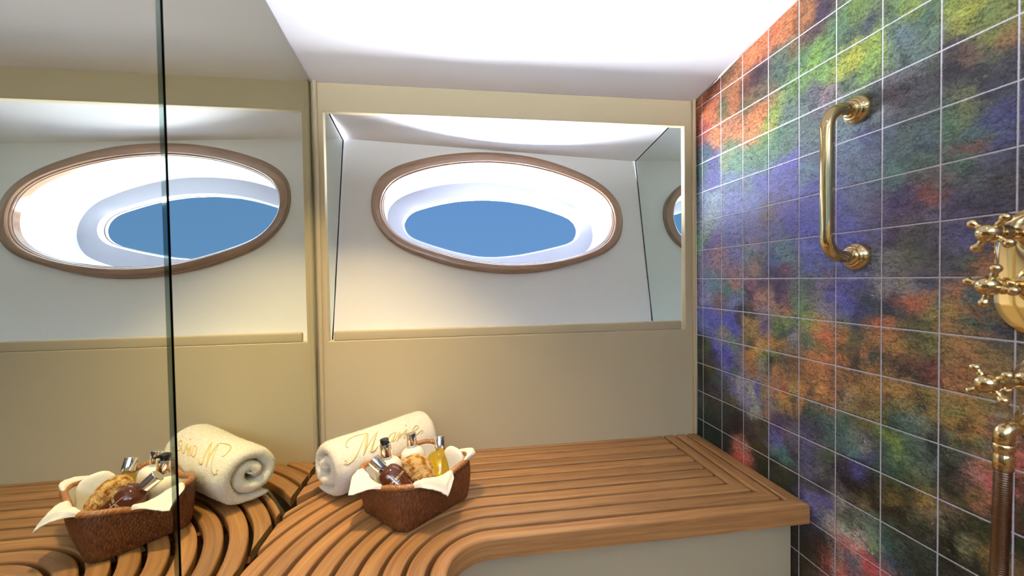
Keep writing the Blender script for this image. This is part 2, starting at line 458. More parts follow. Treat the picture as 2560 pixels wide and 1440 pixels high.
# mirrors on the left wall
def mirror(y0, y1, zb, lab, strip=None):
    rt = root('mirror_panel', (XL, (y0+y1)/2, zb)); tag(rt, lab, 'mirror', 'tall mirror panels on the left wall')
    bm = bmesh.new()
    zt = lambda y: ceil_z(y)-.0035
    def slab(a, b, xf):
        p = [(a, zb), (b, zb), (b, zt(b)), (a, zt(a))]
        A = [bm.verts.new((xf, y, z)) for y, z in p]; B = [bm.verts.new((XL-.007, y, z)) for y, z in p]
        bm.faces.new(A); bm.faces.new(B[::-1])
        for k in range(4): bm.faces.new((A[k], B[k], B[(k+1) % 4], A[(k+1) % 4]))
        bmesh.ops.recalc_face_normals(bm, faces=bm.faces)
    ye = strip[0] if strip else y1
    slab(y0, ye, XL); place('glass', bm, M['mirror'], rt, smooth=False)
    if strip:
        bm = bmesh.new(); slab(strip[0], strip[1], XL)
        place('polished_edge', bm, M['mirror_edge'], rt, smooth=False)
mirror(.690, YF-.0035, -.600, 'tall mirror panel next to the back wall reflecting the rolled towel')
mirror(-1.31, .684, -.600, 'tall mirror panel left of the dark vertical joint, reflecting the wicker basket', (.674, .684))

# thin white caulk line between ceiling and tiles
bm = bmesh.new()
tube(bm, [V(XR-.001, y, ceil_z(y)-.001) for y in (1.350, .9, .4, -.2)], .0042, 8)
struct(place('trim_5', bm, M['white']), 'white sealant line between ceiling and tiled wall')

# ------------------------------------------------------------------ tiled wall with the painted colour field
PAINT = '661,312,b5622a;624,313,7a3d22;591,327,6a4a30;570,292,8a5530;541,317,b4602c;528,327,c2652f;496,323,b0582a;474,322,a8602e;454,314,7a4a28;444,315,8e5a30;426,311,3a3040;438,292,4a3a3a;531,285,3c2a30;552,280,5b3628;515,285,3a2c34;485,290,4e5a4a;487,270,4a5a50;464,290,6a5a40;454,265,4f6a48;435,255,6a8a3c;420,231,6a8a44;420,251,5a7a48;401,274,4f6b4c;385,276,62763a;393,260,3f4f48;371,253,3e4350;385,233,9a9a2e;368,240,8a9a34;393,229,8f9838;364,227,7a9440;378,210,6f8a48;333,248,6a7c34;345,247,4a6048;317,231,42584c;301,227,7a8434;287,216,8a8c30;292,208,7a7a34;274,208,5c6a38;266,194,6a7036;339,229,5a6a70;311,210,56685c;327,202,4a5c58;333,187,5a5a5e;296,196,3a3236;287,180,5a443c;274,176,4a5040;262,184,7a5a34;266,166,3c3a40;282,163,2c2a34;296,174,2a2830;274,149,2e2e42;282,145,5a5c44;287,140,6a6a48;266,154,34323e;643,274,a0521f;650,257,7c2c28;632,286,8c4426;576,266,8a4e2a;582,234,8f5a3a;570,215,b0602e;531,220,b86430;521,231,a8622e;542,205,aa6a34;506,202,8f8a34;499,212,7a8a40;511,185,5c7c4c;547,246,5a4a30;521,254,5a5040;598,267,5a5438;621,227,a86030;643,211,3a4a58;629,191,3e3f6c;662,189,3f5a58;592,185,6a7a5c;576,201,5c7052;567,174,5a8068;534,174,587a5a;521,155,5a7a68;496,171,567a62;474,164,5a7060;485,185,4e6a58;464,203,5a6a62;444,211,5c6468;435,218,5a5a60;454,237,5f7a48;417,207,7a6a70;435,191,5a5e64;435,168,5e6c6c;444,155,586470;393,208,4e5c54;371,190,4a4c52;345,182,5a5258;339,165,544c52;321,165,46444c;333,151,4c4e56;364,163,5c6468;393,157,6a7e86;373,149,3e3a66;385,139,5c6a84;351,138,4a5262;333,132,52605e;316,120,4c5c66;344,116,4a5e5e;364,118,5a5f7a;370,103,5a6c7c;350,98,547068;321,103,526258;310,86,5a5450;296,130,4c6a54;287,132,5a6a48;274,122,444a70;265,124,36345e;282,114,4a6460;286,104,6a4440;269,101,3c3c62;291,94,4a6458;273,89,46485a;282,77,4a4e52;261,81,3e3a4a;265,68,444040;521,136,5858a0;485,132,5a5aa0;468,145,5650a0;464,113,5858a2;547,133,66748a;576,149,5c6c8a;625,157,44447c;444,122,5a7080;434,104,5450a0;651,122,6a7a94;626,126,7a8c9c;576,113,6a70a8;534,101,7078b0;485,96,6a5f98;474,73,5c50a0;442,76,6060b4;442,58,5c5cb8;434,38,5e62b8;444,27,6a6cb4;400,77,5a5aa6;385,81,6a7090;377,66,6a6c90;392,58,5c5ca8;392,39,5a5aae;366,68,6a5c7a;652,87,88949c;626,95,8090a0;644,75,8a9a94;577,92,7074b0;583,68,7a7ab0;534,72,7a74a8;511,82,70606a;497,58,70709c;626,62,7a6aa0;660,58,78a090;531,47,8a80a0;644,41,7a6e94;616,32,9a7a84;571,25,7c7aac;577,7,8a7080;542,32,7c8a94;531,10,9a8078;521,15,6a6468;487,34,6a8496;474,21,688890;497,22,50608c;497,5,4c3c5a;476,10,704a60;462,16,6a7078;444,16,5a62a8;420,21,6266b0;427,4,6a6a9a;395,14,5c66a8;384,1,6a6ca0;342,69,4a3a60;326,63,4c3a58;314,69,7a3e34;332,52,58505c;321,38,4a4440;344,40,5c4c60;349,28,4a4058;332,24,4a4a44;315,31,484650;359,42,585078;359,12,7c8088;344,14,6a6c64;332,13,5c5e50;315,15,464440;344,1,706c70;310,57,5c5468;295,58,403850;282,60,3a3244;265,57,3a3444;286,51,443c50;295,37,4c4668;290,28,544e7c;300,18,4e4a5c;281,22,463e60;286,11,4c5a4c;274,10,9a6a3c;271,6,a8683c;295,4,4a4a54;277,1,7c6044;660,-22,7070a0;627,-17,5e7a80;645,-35,8080a0;577,-12,9a6a60;593,-25,4e7068;568,-24,5a7878;599,-49,5c6078;609,-43,7a5a5a;577,-41,7070a0;542,-15,7a5060;516,-11,5c4a5c;542,-27,3a2e44;521,-44,8a6a70;509,-34,a47a60;526,-34,a07060;487,-15,4a3a58;485,-29,4e3858;492,-42,9a7860;474,-35,7c5a60;474,-46,a07050;462,-38,508060;497,-46,8a7468;444,-11,5c6c64;434,-24,6a6468;416,-10,7a7088;425,-38,8a8490;442,-39,6e7a64;420,-48,9a96ac;400,-10,5a5894;408,-23,5c58a0;384,-13,4c4a80;378,-22,4c4a60;392,-28,5450a0;392,-38,4e509c;400,-47,6a6a80;373,-36,3c4068;380,-45,3c3c70;367,-27,304048;363,-41,344450;349,-13,9a96a4;339,-10,8a8478;326,-12,8a8a90;320,-8,3a3450;310,-12,4a5468;344,-20,5a4448;349,-34,2a3044;350,-44,243040;339,-28,6a3c34;329,-29,b4582c;320,-27,b0603a;313,-24,a06238;326,-35,8a5034;337,-39,34404c;326,-44,3a4440;315,-39,8a8048;312,-28,4a6a60;295,-19,a86a4a;300,-24,8c7448;285,-21,386060;277,-23,3e4a58;299,-35,9a7a38;290,-32,946c3c;281,-34,805c40;285,-43,4a6a54;276,-39,3c4050;272,-42,485a4c;264,-43,303048;299,-47,a0743c;290,-49,8c6a40;272,-50,7a5a44;264,-33,7a6a44;645,-63,4a4c9c;623,-73,4c4ca4;653,-87,5a68a8;590,-65,4444a0;577,-79,48489c;600,-92,8c8478;565,-67,3a3450;554,-56,2c3038;537,-58,34342c;548,-69,9a7a3c;532,-70,a8803c;548,-87,7a6a40;532,-85,8a6c44;516,-57,7a6a80;516,-72,6a5c7c;492,-64,5a7044;474,-58,7a8a48;462,-54,6a7c50;483,-75,2e3a38;470,-70,405450;466,-80,9a9098;447,-56,8c9c50;434,-58,a89440;425,-58,b88438;434,-69,b8703a;420,-69,bc5c2c;411,-74,b86032;410,-61,9a7a44;400,-59,6a6c48;400,-68,a8682c;384,-57,34403c;387,-72,5c5a38;363,-54,b85c34;356,-52,b4643c;348,-53,a46038;364,-67,94683a;346,-59,9a6c34;337,-52,6a5c3c;331,-59,4e4a38;320,-52,5c5c38;370,-59,58503c;661,-112,222a28;646,-121,4a5428;624,-118,5454ac;600,-120,4848a8;610,-109,6a6c9c;631,-130,343450;584,-105,6a8074;568,-119,6a6a78;584,-132,4c449c;537,-110,c08830;521,-101,c08a34;497,-93,b87c34;479,-87,a87838;543,-101,4a4838;516,-112,7a8040;497,-106,6c8044;521,-128,8c8470;502,-116,282c24;511,-128,5c5a4c;488,-110,4c4834;479,-99,6c5c44;464,-88,706860;543,-120,a06c34;534,-133,946438;492,-129,a06a38;474,-116,5c4a3c;464,-109,6c4c2c;444,-80,5c6c50;425,-90,6c6038;438,-101,b86c30;425,-97,bc6a30;413,-101,a05c2c;425,-117,a8682c;444,-122,8a5c34;453,-99,70583c;400,-86,5c5030;400,-93,a86030;384,-79,5c4838;384,-93,2c302c;392,-107,7c5430;372,-81,a06434;370,-95,5a4c34;363,-85,304444;363,-103,a0682c;343,-72,a0702e;331,-70,7c6434;320,-68,5c5a38;309,-70,6a6c40;343,-86,4a3830;337,-93,3c2a2c;326,-79,604030;313,-83,5a2c2c;309,-95,6a3030;320,-97,2c302c;347,-104,7c5c30;299,-65,7c6434;290,-63,986a34;281,-62,80603a;268,-57,44443c;294,-76,8c6838;299,-86,6c4c30;285,-80,946034;276,-67,746038;268,-71,7c643c;294,-94,985c34;661,-167,20261c;638,-155,463c24;624,-170,3c4c34;610,-171,4c5058;593,-145,5a5ca8;578,-148,4c5c5c;658,-182,1c2824;666,-198,363c3c;635,-197,4a4430;628,-186,3c3050;666,-227,3c4a48;635,-218,32382c;578,-177,6c6490;569,-173,a8a4b8;594,-195,484838;578,-194,5c5a34;569,-208,2c2824;578,-232,1c1a1c;569,-217,201c1c;594,-216,28302c;548,-182,8c88b0;537,-171,b0b0a0;527,-166,5850a8;516,-165,8a7848;532,-187,8a98a0;532,-197,a8a898;514,-191,8c6c58;522,-209,3a3428;548,-222,3a3038;535,-221,463c2c;516,-220,46402c;543,-244,34302c;569,-271,b46450;554,-273,b84c40;549,-259,a86c58;560,-261,a06854;563,-281,c03c34;594,-277,1c2c2c;594,-255,202c2c;628,-262,1c2c2c;639,-245,20302c;632,-281,203230;527,-265,282c20;522,-275,28301c;514,-244,38341e;532,-252,463820;497,-159,a85c2c;488,-155,8c7060;479,-154,b02c1c;483,-163,c08428;468,-151,9a8a48;464,-162,3c4438;483,-175,a07c3c;497,-176,7a7064;502,-168,9a8a80;492,-195,4a3c58;488,-208,4a3a58;474,-189,4a444c;474,-210,6a5c70;497,-222,5850a0;492,-228,6460a8;497,-213,54447c;497,-237,5c7c7c;483,-235,4c7870;474,-242,448478;468,-229,382c34;464,-209,5c5c6c;470,-251,44443c;485,-262,34382c;492,-250,2e4440;497,-263,26281c;479,-273,30341c;464,-262,302e2a;468,-282,282a28;453,-148,c07c30;453,-163,b07838;442,-148,343c34;425,-138,c08034;430,-148,a87038;416,-147,7a5c3c;411,-136,a05c38;442,-168,3c5048;425,-162,445c54;443,-185,403c54;425,-178,3c4854;416,-175,4c6460;434,-190,3c3a44;413,-190,46625c;443,-210,565478;443,-227,504c74;425,-207,5a5e60;425,-224,4c4a4c;443,-244,5c5a74;425,-235,6a6e6c;413,-215,48583c;416,-236,36382c;441,-260,4c4848;425,-256,34302c;416,-250,302e34;443,-277,6c649c;434,-281,706ca0;445,-292,6a6888;425,-272,5c5490;416,-271,5a5490;423,-284,7c7c94;434,-294,3e3e58;416,-293,9a9a94;425,-300,4c4c60;443,-303,302c34;400,-133,5c4034;403,-140,7c5c34;392,-137,9a8a70;384,-129,9c7030;377,-129,8a6c38;365,-123,a07438;384,-146,8a7444;372,-138,5c4430;364,-143,88703c;399,-146,8a7c58;396,-162,445c50;399,-177,405c54;387,-192,5c8480;390,-178,6c7c70;379,-162,54583c;369,-159,6c6038;366,-172,3c3c48;376,-180,9a948c;384,-196,4c6464;369,-190,4c4470;372,-203,3c3668;381,-214,4c4888;362,-193,3c4848;396,-214,362c40;403,-224,281c34;391,-230,1c1c1c;381,-230,1c1c18;369,-216,28281c;364,-202,30402c;399,-243,60545c;391,-249,504840;376,-241,5a4c30;366,-236,201c10;379,-250,80683c;399,-261,8c887c;391,-264,585850;391,-272,5c6458;376,-260,6c7068;366,-257,4c5c4c;384,-250,2e2c28;394,-280,74805c;399,-291,b8b4a4;386,-289,d4c4b8;380,-292,d8b8b0;391,-302,c87c70;399,-304,c05048;379,-300,d0a4a0;376,-306,c83c3c;369,-309,c02428;363,-310,b83030;359,-310,b84048;370,-271,7c8c74;366,-279,8ca080;363,-287,748c54;362,-296,34404c;383,-317,7c7c84;391,-325,68607c;399,-320,342c44;404,-315,8c8478;407,-329,c08880;416,-335,b03030;417,-344,a02424;404,-336,c46050;399,-338,c05c50;411,-347,c0a090;383,-327,3c484c;443,-320,241c18;425,-311,2a2620;434,-330,2c2c24;416,-315,302820;447,-339,262418;443,-353,28201c;428,-340,241e14;443,-370,403828;464,-329,2c2c28;464,-350,2a2820;464,-367,342420;464,-385,241c18;425,-349,302c1c;349,-119,9c7834;341,-117,b08034;343,-125,8c7c4c;331,-114,a07838;326,-115,242428;324,-122,24241c;351,-125,2c3430;314,-112,8a7438;316,-125,947834;331,-130,8c7c48;343,-136,64643c;349,-145,54583c;337,-142,3c5854;343,-152,1c3c34;349,-163,6a7c34;343,-168,78883c;337,-174,6a8040;340,-183,708850;349,-179,345044;349,-195,2c4c40;337,-190,3c5848;331,-145,5c7468;322,-139,788478;326,-156,3c5c50;320,-156,5c6c60;312,-151,2c342c;314,-139,606850;309,-156,20342c;325,-175,44604c;314,-172,56605c;331,-192,4a5a34;343,-203,3c4828;319,-185,6c7054;314,-189,4c5840;349,-220,4a4020;343,-223,6c5828;331,-210,2c301c;314,-208,80682e;316,-213,8c6c2c;310,-220,7c7058;336,-233,1c1c14;325,-233,54503c;349,-240,30281c;319,-242,24241c;330,-249,383828;349,-261,3c503c;342,-270,445444;351,-276,3c5858;330,-263,2c302c;319,-262,384438;349,-288,4c5464;336,-286,343c40;313,-249,34342c;324,-274,2c2c24;319,-281,2a2a24;301,-111,94743a;294,-104,9a6c34;285,-106,a07838;276,-109,7c7038;299,-120,808048;289,-119,a08034;280,-118,a87c30;299,-128,a8802c;289,-128,34302c;291,-133,2c242c;285,-129,b07828;280,-131,ac7828;274,-120,8c3c28;272,-127,b8887c;273,-134,a8484c;276,-126,8a8450;267,-118,908468;303,-139,343840;303,-150,3a4048;294,-142,7c8468;289,-139,8c7034;285,-140,a87a2c;286,-147,1c181c;291,-147,6c6c44;280,-144,7c8448;273,-143,848c6c;269,-138,a0988c;267,-149,b06c2c;276,-152,3c4030;301,-161,28302c;294,-158,4c5c44;289,-158,3c4440;280,-163,9c7058;276,-165,b87c70;273,-169,c04c54;269,-172,c84450;277,-171,c88070;278,-176,9c5848;271,-159,a07038;268,-161,945838;284,-175,3c4440;294,-173,303430;301,-173,20201c;300,-189,202420;291,-190,2c3028;281,-189,806030;273,-187,8c6434;278,-183,6c4c30;275,-193,905c44;269,-189,984c34;284,-200,3c3c20;300,-207,6a5440;298,-212,685840;298,-219,4c4430;300,-228,181c14;289,-218,14180f;280,-207,2c3420;273,-208,34381c;288,-233,6c6c4c;284,-235,7c7850;275,-221,3a3c24;272,-231,806028;269,-231,8c5c28;279,-237,3c3c28;298,-242,14140c;298,-256,201c14;288,-253,34302c;275,-247,20241c;263,-197,281c1c;254,-147,a84c40;253,-166,382020;253,-186,303020;253,-212,20281c;263,-218,1c1c14'
anch = []
for s in PAINT.split(';'):
    a, b, h = s.split(','); anch.append((int(a)/500, int(b)/500, srgb(h)))
cell = {}
for y, z, c in anch: cell.setdefault((int(y//.08), int(z//.08)), []).append((y, z, c))
def paint(y, z, amp=1.0, off=0.0):
    p = V(y*14, z*14, 3.1+off)
    wy = y + amp*(.013*noise.noise(p) + .009*noise.noise(p*3.1+V(9, 2, 4)) + .007*noise.noise(p*8+V(5, 12, 4)) + .006*noise.noise(p*19+V(2, 2, 14)))
    wz = z + amp*(.013*noise.noise(p+V(31, 7, 5)) + .009*noise.noise(p*3.1+V(1, 22, 8)) + .007*noise.noise(p*8+V(8, 3, 9)) + .006*noise.noise(p*19+V(6, 5, 1)))
    q = (int(wy//.08), int(wz//.08)); R = G = B = W = 0.; rad = 1
    while True:
        for i in range(q[0]-rad, q[0]+rad+1):
            for j in range(q[1]-rad, q[1]+rad+1):
                for (ay, az, c) in cell.get((i, j), ()):
                    d = (ay-wy)**2+(az-wz)**2+6e-5
                    w = 1/(d*d); R += c[0]*w; G += c[1]*w; B += c[2]*w; W += w
        if W > 0 or rad > 12: break
        rad += 1
    if W == 0: return (.08, .09, .07)
    return (R/W, G/W, B/W)
ys = [-1.33, -1.0, -.6, -.3, 0, .1, .2, .3, .36, .42] ; y = .46
while y < 1.352: ys.append(y); y += .0036
ys.append(1.356)
zs = [-1.02, -.95, -.85, -.75, -.68]; z = -.63
while z < .80: zs.append(z); z += .0036
zs += [.85, .95, 1.06]
bm = bmesh.new(); uvl = bm.loops.layers.uv.new('UVMap')
G = [[bm.verts.new((XR, y, z)) for y in ys] for z in zs]
cols = {v: paint(v.co.y, v.co.z) for row in G for v in row}
cols2 = {v: paint(v.co.y, v.co.z, 2.3, 40.0) for row in G for v in row}
for j in range(len(zs)-1):
    for i in range(len(ys)-1):
        f_ = bm.faces.new((G[j][i], G[j+1][i], G[j+1][i+1], G[j][i+1]))
        for l in f_.loops: l[uvl].uv = ((1.3129-l.vert.co.y)*10, (l.vert.co.z+.0085)*10)
bmesh.ops.recalc_face_normals(bm, faces=bm.faces)
if bm.faces[0] and next(iter(bm.faces)).normal.x > 0: bmesh.ops.reverse_faces(bm, faces=bm.faces)
cl = bm.loops.layers.float_color.new('Paint'); cl2 = bm.loops.layers.float_color.new('Strokes')
for f_ in bm.faces:
    for l in f_.loops: l[cl] = (*cols[l.vert], 1); l[cl2] = (*cols2[l.vert], 1)
tm = mat('painted_ceramic_tile', (.3, .3, .3), .38, spec=.28)
t_, ns, ls, b = nt(tm)
at = ns.new('ShaderNodeVertexColor'); at.layer_name = 'Paint'; at2 = ns.new('ShaderNodeVertexColor'); at2.layer_name = 'Strokes'
uv = ns.new('ShaderNodeUVMap')
def noise_n(sx, sy, detail, rough=.6, dist=0.0, rot=0.0):
    mp = ns.new('ShaderNodeMapping'); mp.inputs['Scale'].default_value = (sx, sy, 1); mp.inputs['Rotation'].default_value = (0, 0, rot)
    n = add(ns, 'ShaderNodeTexNoise', Scale=1.0, Detail=detail, Distortion=dist); n.inputs['Roughness'].default_value = rough
    ls.new(uv.outputs['UV'], mp.inputs['Vector']); ls.new(mp.outputs['Vector'], n.inputs['Vector']); return n
def math_n(op, a, b_=None):
    m = ns.new('ShaderNodeMath'); m.operation = op
    for i, x in enumerate((a, b_)):
        if x is None: continue
        if isinstance(x, (int, float)): m.inputs[i].default_value = x
        else: ls.new(x, m.inputs[i])
    return m.outputs[0]
nA = noise_n(5, 9, 8, .72, 1.2, .5)     # brush strokes
nB = noise_n(26, 26, 6, .75, .4)         # speckle
nC = noise_n(3, 3, 5, .6, .8, 1.1)       # hue drift
va = math_n('SUBTRACT', nA.outputs['Fac'], .5); vb = math_n('SUBTRACT', nB.outputs['Fac'], .5)
val = math_n('ADD', math_n('ADD', math_n('MULTIPLY', va, 4.2), math_n('MULTIPLY', vb, 4.0)), 1.0)
val = math_n('MAXIMUM', math_n('MULTIPLY', val, 0.92), .12)
mixh = ns.new('ShaderNodeMix'); mixh.data_type = 'RGBA'; mixh.blend_type = 'OVERLAY'; mixh.inputs[0].default_value = .08
nD = noise_n(14, 24, 7, .7, 1.0, .7)
mrD = ns.new('ShaderNodeMapRange'); mrD.inputs[1].default_value = .50; mrD.inputs[2].default_value = .58; ls.new(nD.outputs['Fac'], mrD.inputs[0])
mD = ns.new('ShaderNodeMix'); mD.data_type = 'RGBA'
ls.new(mrD.outputs[0], mD.inputs[0]); ls.new(at.outputs['Color'], mD.inputs[6]); ls.new(at2.outputs['Color'], mD.inputs[7])
ls.new(mD.outputs[2], mixh.inputs[6]); ls.new(nC.outputs['Color'], mixh.inputs[7])
hs = ns.new('ShaderNodeHueSaturation'); hs.inputs['Saturation'].default_value = .90
ls.new(mixh.outputs[2], hs.inputs['Color'])
vs = ns.new('ShaderNodeVectorMath'); vs.operation = 'SCALE'
ls.new(hs.outputs[0], vs.inputs[0]); ls.new(val, vs.inputs['Scale'])
# grout: distance to the nearest tile edge, slightly wobbly
sep = ns.new('ShaderNodeSeparateXYZ'); ls.new(uv.outputs['UV'], sep.inputs[0])
wob = math_n('MULTIPLY', math_n('SUBTRACT', noise_n(30, 30, 2).outputs['Fac'], .5), .014)
def edge(o):
    return math_n('ABSOLUTE', math_n('SUBTRACT', math_n('FRACT', math_n('ADD', math_n('ADD', o, .5), wob)), .5))
dmin = math_n('MINIMUM', edge(sep.outputs['X']), edge(sep.outputs['Y']))
gm_ = ns.new('ShaderNodeMapRange'); gm_.inputs[1].default_value = .0095; gm_.inputs[2].default_value = .0140
gm_.inputs[3].default_value = 1; gm_.inputs[4].default_value = 0
ls.new(dmin, gm_.inputs[0])
mg = ns.new('ShaderNodeMix'); mg.data_type = 'RGBA'
ls.new(gm_.outputs[0], mg.inputs[0]); ls.new(vs.outputs[0], mg.inputs[6]); mg.inputs[7].default_value = (.62, .60, .68, 1)
ls.new(mg.outputs[2], b.inputs['Base Color'])
rr = ns.new('ShaderNodeMapRange'); rr.inputs[3].default_value = .40; rr.inputs[4].default_value = .7
ls.new(gm_.outputs[0], rr.inputs[0]); ls.new(rr.outputs[0], b.inputs['Roughness'])
hgt = ns.new('ShaderNodeMapRange'); hgt.inputs[1].default_value = .010; hgt.inputs[2].default_value = .035
ls.new(dmin, hgt.inputs[0])
bp = add(ns, 'ShaderNodeBump', Strength=.5, Distance=.002); ls.new(hgt.outputs[0], bp.inputs['Height'])
ls.new(bp.outputs['Normal'], b.inputs['Normal'])
o = place('wall_right', bm, tm, smooth=False); struct(o, 'wall of square tiles painted in a blurred garden of blue, orange and green strokes')

# ------------------------------------------------------------------ slatted bench
CX, CY, ZT = .075, .780, -.565
bench = root('slatted_bench', (.2, 1.1, -.613)); tag(bench, 'L-shaped teak slatted bench running under the window wall and curving along the mirror', 'bench')
backs = [.911, .957, 1.003, 1.0485, 1.095, 1.1415, 1.188, 1.235, 1.282, 1.328, 1.3505]
wid = .0365
def section(w, t, r):
    P = [(0, -t)]
    n = 5
    P += [(r-r*math.cos(PI/2*i/n), -r+r*math.sin(PI/2*i/n)) for i in range(n+1)]
    P += [(w-r+r*math.sin(PI/2*i/n), -r+r*math.cos(PI/2*i/n)) for i in range(n+1)]
    P += [(w, -t)]
    return P
def sweep(path, w, t, r, zt=ZT):
    """path: list of ((x,y) inner point, (nx,ny) outward normal)"""
    bm = bmesh.new(); uvl = bm.loops.layers.uv.new('UVMap')
    S = section(w, t, r); rings = []; L = 0; prev = None; info = {}
    for (p, n) in path:
        c = (p[0]+n[0]*w/2, p[1]+n[1]*w/2)
        if prev: L += math.hypot(c[0]-prev[0], c[1]-prev[1])
        prev = c; ring = []
        for (a, z) in S:
            v = bm.verts.new((p[0]+n[0]*a, p[1]+n[1]*a, zt+z)); info[v] = (L, a + z*.9); ring.append(v)
        rings.append(ring)
    m = len(S)
    for a, b in zip(rings, rings[1:]):
        for k in range(m): bm.faces.new((a[k], a[(k+1) % m], b[(k+1) % m], b[k]))
    bm.faces.new(rings[0]); bm.faces.new(rings[-1][::-1])
    bmesh.ops.recalc_face_normals(bm, faces=bm.faces)
    for f_ in bm.faces:
        for l in f_.loops: l[uvl].uv = info[l.vert]
    return bm
def clip(bm, co, no):
    g = bmesh.ops.bisect_plane(bm, geom=bm.verts[:]+bm.edges[:]+bm.faces[:], plane_co=co, plane_no=no, clear_outer=True)
    e = [x for x in g['geom_cut'] if isinstance(x, bmesh.types.BMEdge)]
    if e: bmesh.ops.holes_fill(bm, edges=e)
outerX = [.8575, .811, .767]
for k, bk in enumerate(backs):
    w = wid if k else .0335
    if k == 10: w = .013
    fr_ = bk - w; ri = fr_ - CY
    t, r = (.048, .0075) if k == 0 else (.024, .0045)
    path = []
    xe = .90 if k < 3 else .7225
    n = 30
    for i in range(n+1): path.append(((xe+(CX-xe)*i/n, fr_), (0, 1)))
    for i in range(1, 33):
        a = PI/2 + PI/2*i/32; path.append(((CX+ri*math.cos(a), CY+ri*math.sin(a)), (math.cos(a), math.sin(a))))
    for i in range(1, 21): path.append(((CX-ri, CY-.9*i/20), (-1, 0)))
    bm = sweep(path, w, t, r)
    if k < 3:
        o_ = V(outerX[k], fr_, 0); i_ = V((.819, .775, .731)[k], bk, 0)
        d = i_-o_; nn = V(d.y, -d.x, 0)
        if nn.x < 0: nn = -nn
        clip(bm, o_ - nn.normalized()*.0002, nn)
        if k == 0: clip(bm, V(.8575, 0, 0), V(1, 0, 0))
    clip(bm, V(-.4185, 0, 0), V(-1, 0, 0))
    place('slat', bm, M['teak'], bench, sharp=.7)
# arcs that fill the corner between the mirror and the back wall
for k in (11, 12, 13, 14):
    ri = backs[9] + .0465*(k-9) - wid - CY
    path = [((CX+ri*math.cos(a), CY+ri*math.sin(a)), (math.cos(a), math.sin(a))) for a in [PI/2+PI/2*i/60 for i in range(61)]]
    bm = sweep(path, wid, .024, .0045)
    clip(bm, V(-.4185, 0, 0), V(-1, 0, 0)); clip(bm, V(0, 1.3505, 0), V(0, 1, 0))
    if len(bm.faces) > 4: place('slat', bm, M['teak'], bench, sharp=.7)
for j in range(3):
    xo = outerX[j]; xi = (.819, .775, .731)[j]
    k = j; fr_ = backs[k]-(wid if k else .0335)
    path = [((xi, 1.3495-i*(1.3495-fr_+.05)/12), (1, 0)) for i in range(13)]
    t, r = (.048, .006) if j == 0 else (.024, .0045)
    bm = sweep(path, xo-xi, t, r)
    o_ = V(xo, fr_, 0); i_ = V(xi, backs[k], 0); d = i_-o_; nn = V(d.y, -d.x, 0)
    if nn.x > 0: nn = -nn
    clip(bm, o_ - nn.normalized()*.0002, nn)
    place('end_slat', bm, M['teak'], bench, sharp=.7)
def batten(p, q, w=.024):
    p = Vector((p[0], p[1], 0)); q = Vector((q[0], q[1], 0)); d = (q-p).normalized(); n = V(-d.y, d.x, 0)
    bm = bmesh.new(); uvl = bm.loops.layers.uv.new('UVMap')
    vs = [bm.verts.new(Vector((a.x, a.y, z)) + n*s*w/2) for a in (p, q) for s in (-1, 1) for z in (-.612, -.5895)]
    for f_ in ((0, 1, 3, 2), (4, 6, 7, 5), (0, 4, 5, 1), (2, 3, 7, 6), (1, 5, 7, 3), (0, 2, 6, 4)):
        F = bm.faces.new([vs[i] for i in f_])
        for l in F.loops: l[uvl].uv = ((l.vert.co-p).dot(d), (l.vert.co-p).dot(n)+l.vert.co.z)
    bmesh.ops.recalc_face_normals(bm, faces=bm.faces)
    place('batten', bm, M['teak_under'], bench, smooth=False)
for x in (.16, .42, .68): batten((x, .915), (x, 1.345))
for a in (112, 140, 163, 190-12.1):
    r0, r1 = .135, .56
    ca, sa = math.cos(a*PI/180), math.sin(a*PI/180)
    r1 = min(r1, (CX+.412)/-ca if ca < 0 else 9, (1.345-CY)/sa if sa > .02 else 9)
    batten((CX+r0*ca, CY+r0*sa), (CX+r1*ca, CY+r1*sa))
for y in (.55, .25, -.05): batten((-.064, y), (-.412, y))

# cream seat front below the bench
bm = bmesh.new()
path = [((.8585-(.8585-CX)*i/10, .937), (0, 1)) for i in range(11)]
for i in range(1, 25):
    a = PI/2+PI/2*i/24; path.append(((CX+.157*math.cos(a), CY+.157*math.sin(a)), (math.cos(a), math.sin(a))))
path.append(((CX-.157, -1.3), (-1, 0)))
S = [(0, -1.02), (0, -.6135), (.016, -.6135), (.016, -1.02)]
rings = [[bm.verts.new((p[0]+n[0]*a, p[1]+n[1]*a, z)) for a, z in S] for p, n in path]
for a, b in zip(rings, rings[1:]):
    for k in range(4): bm.faces.new((a[k], a[(k+1) % 4], b[(k+1) % 4], b[k]))
bm.faces.new(rings[0]); bm.faces.new(rings[-1][::-1]); bmesh.ops.recalc_face_normals(bm, faces=bm.faces)
tag(place('seat_front_panel', bm, M['wall'], sharp=.7), 'plain cream panel closing the space below the teak bench', 'panel')

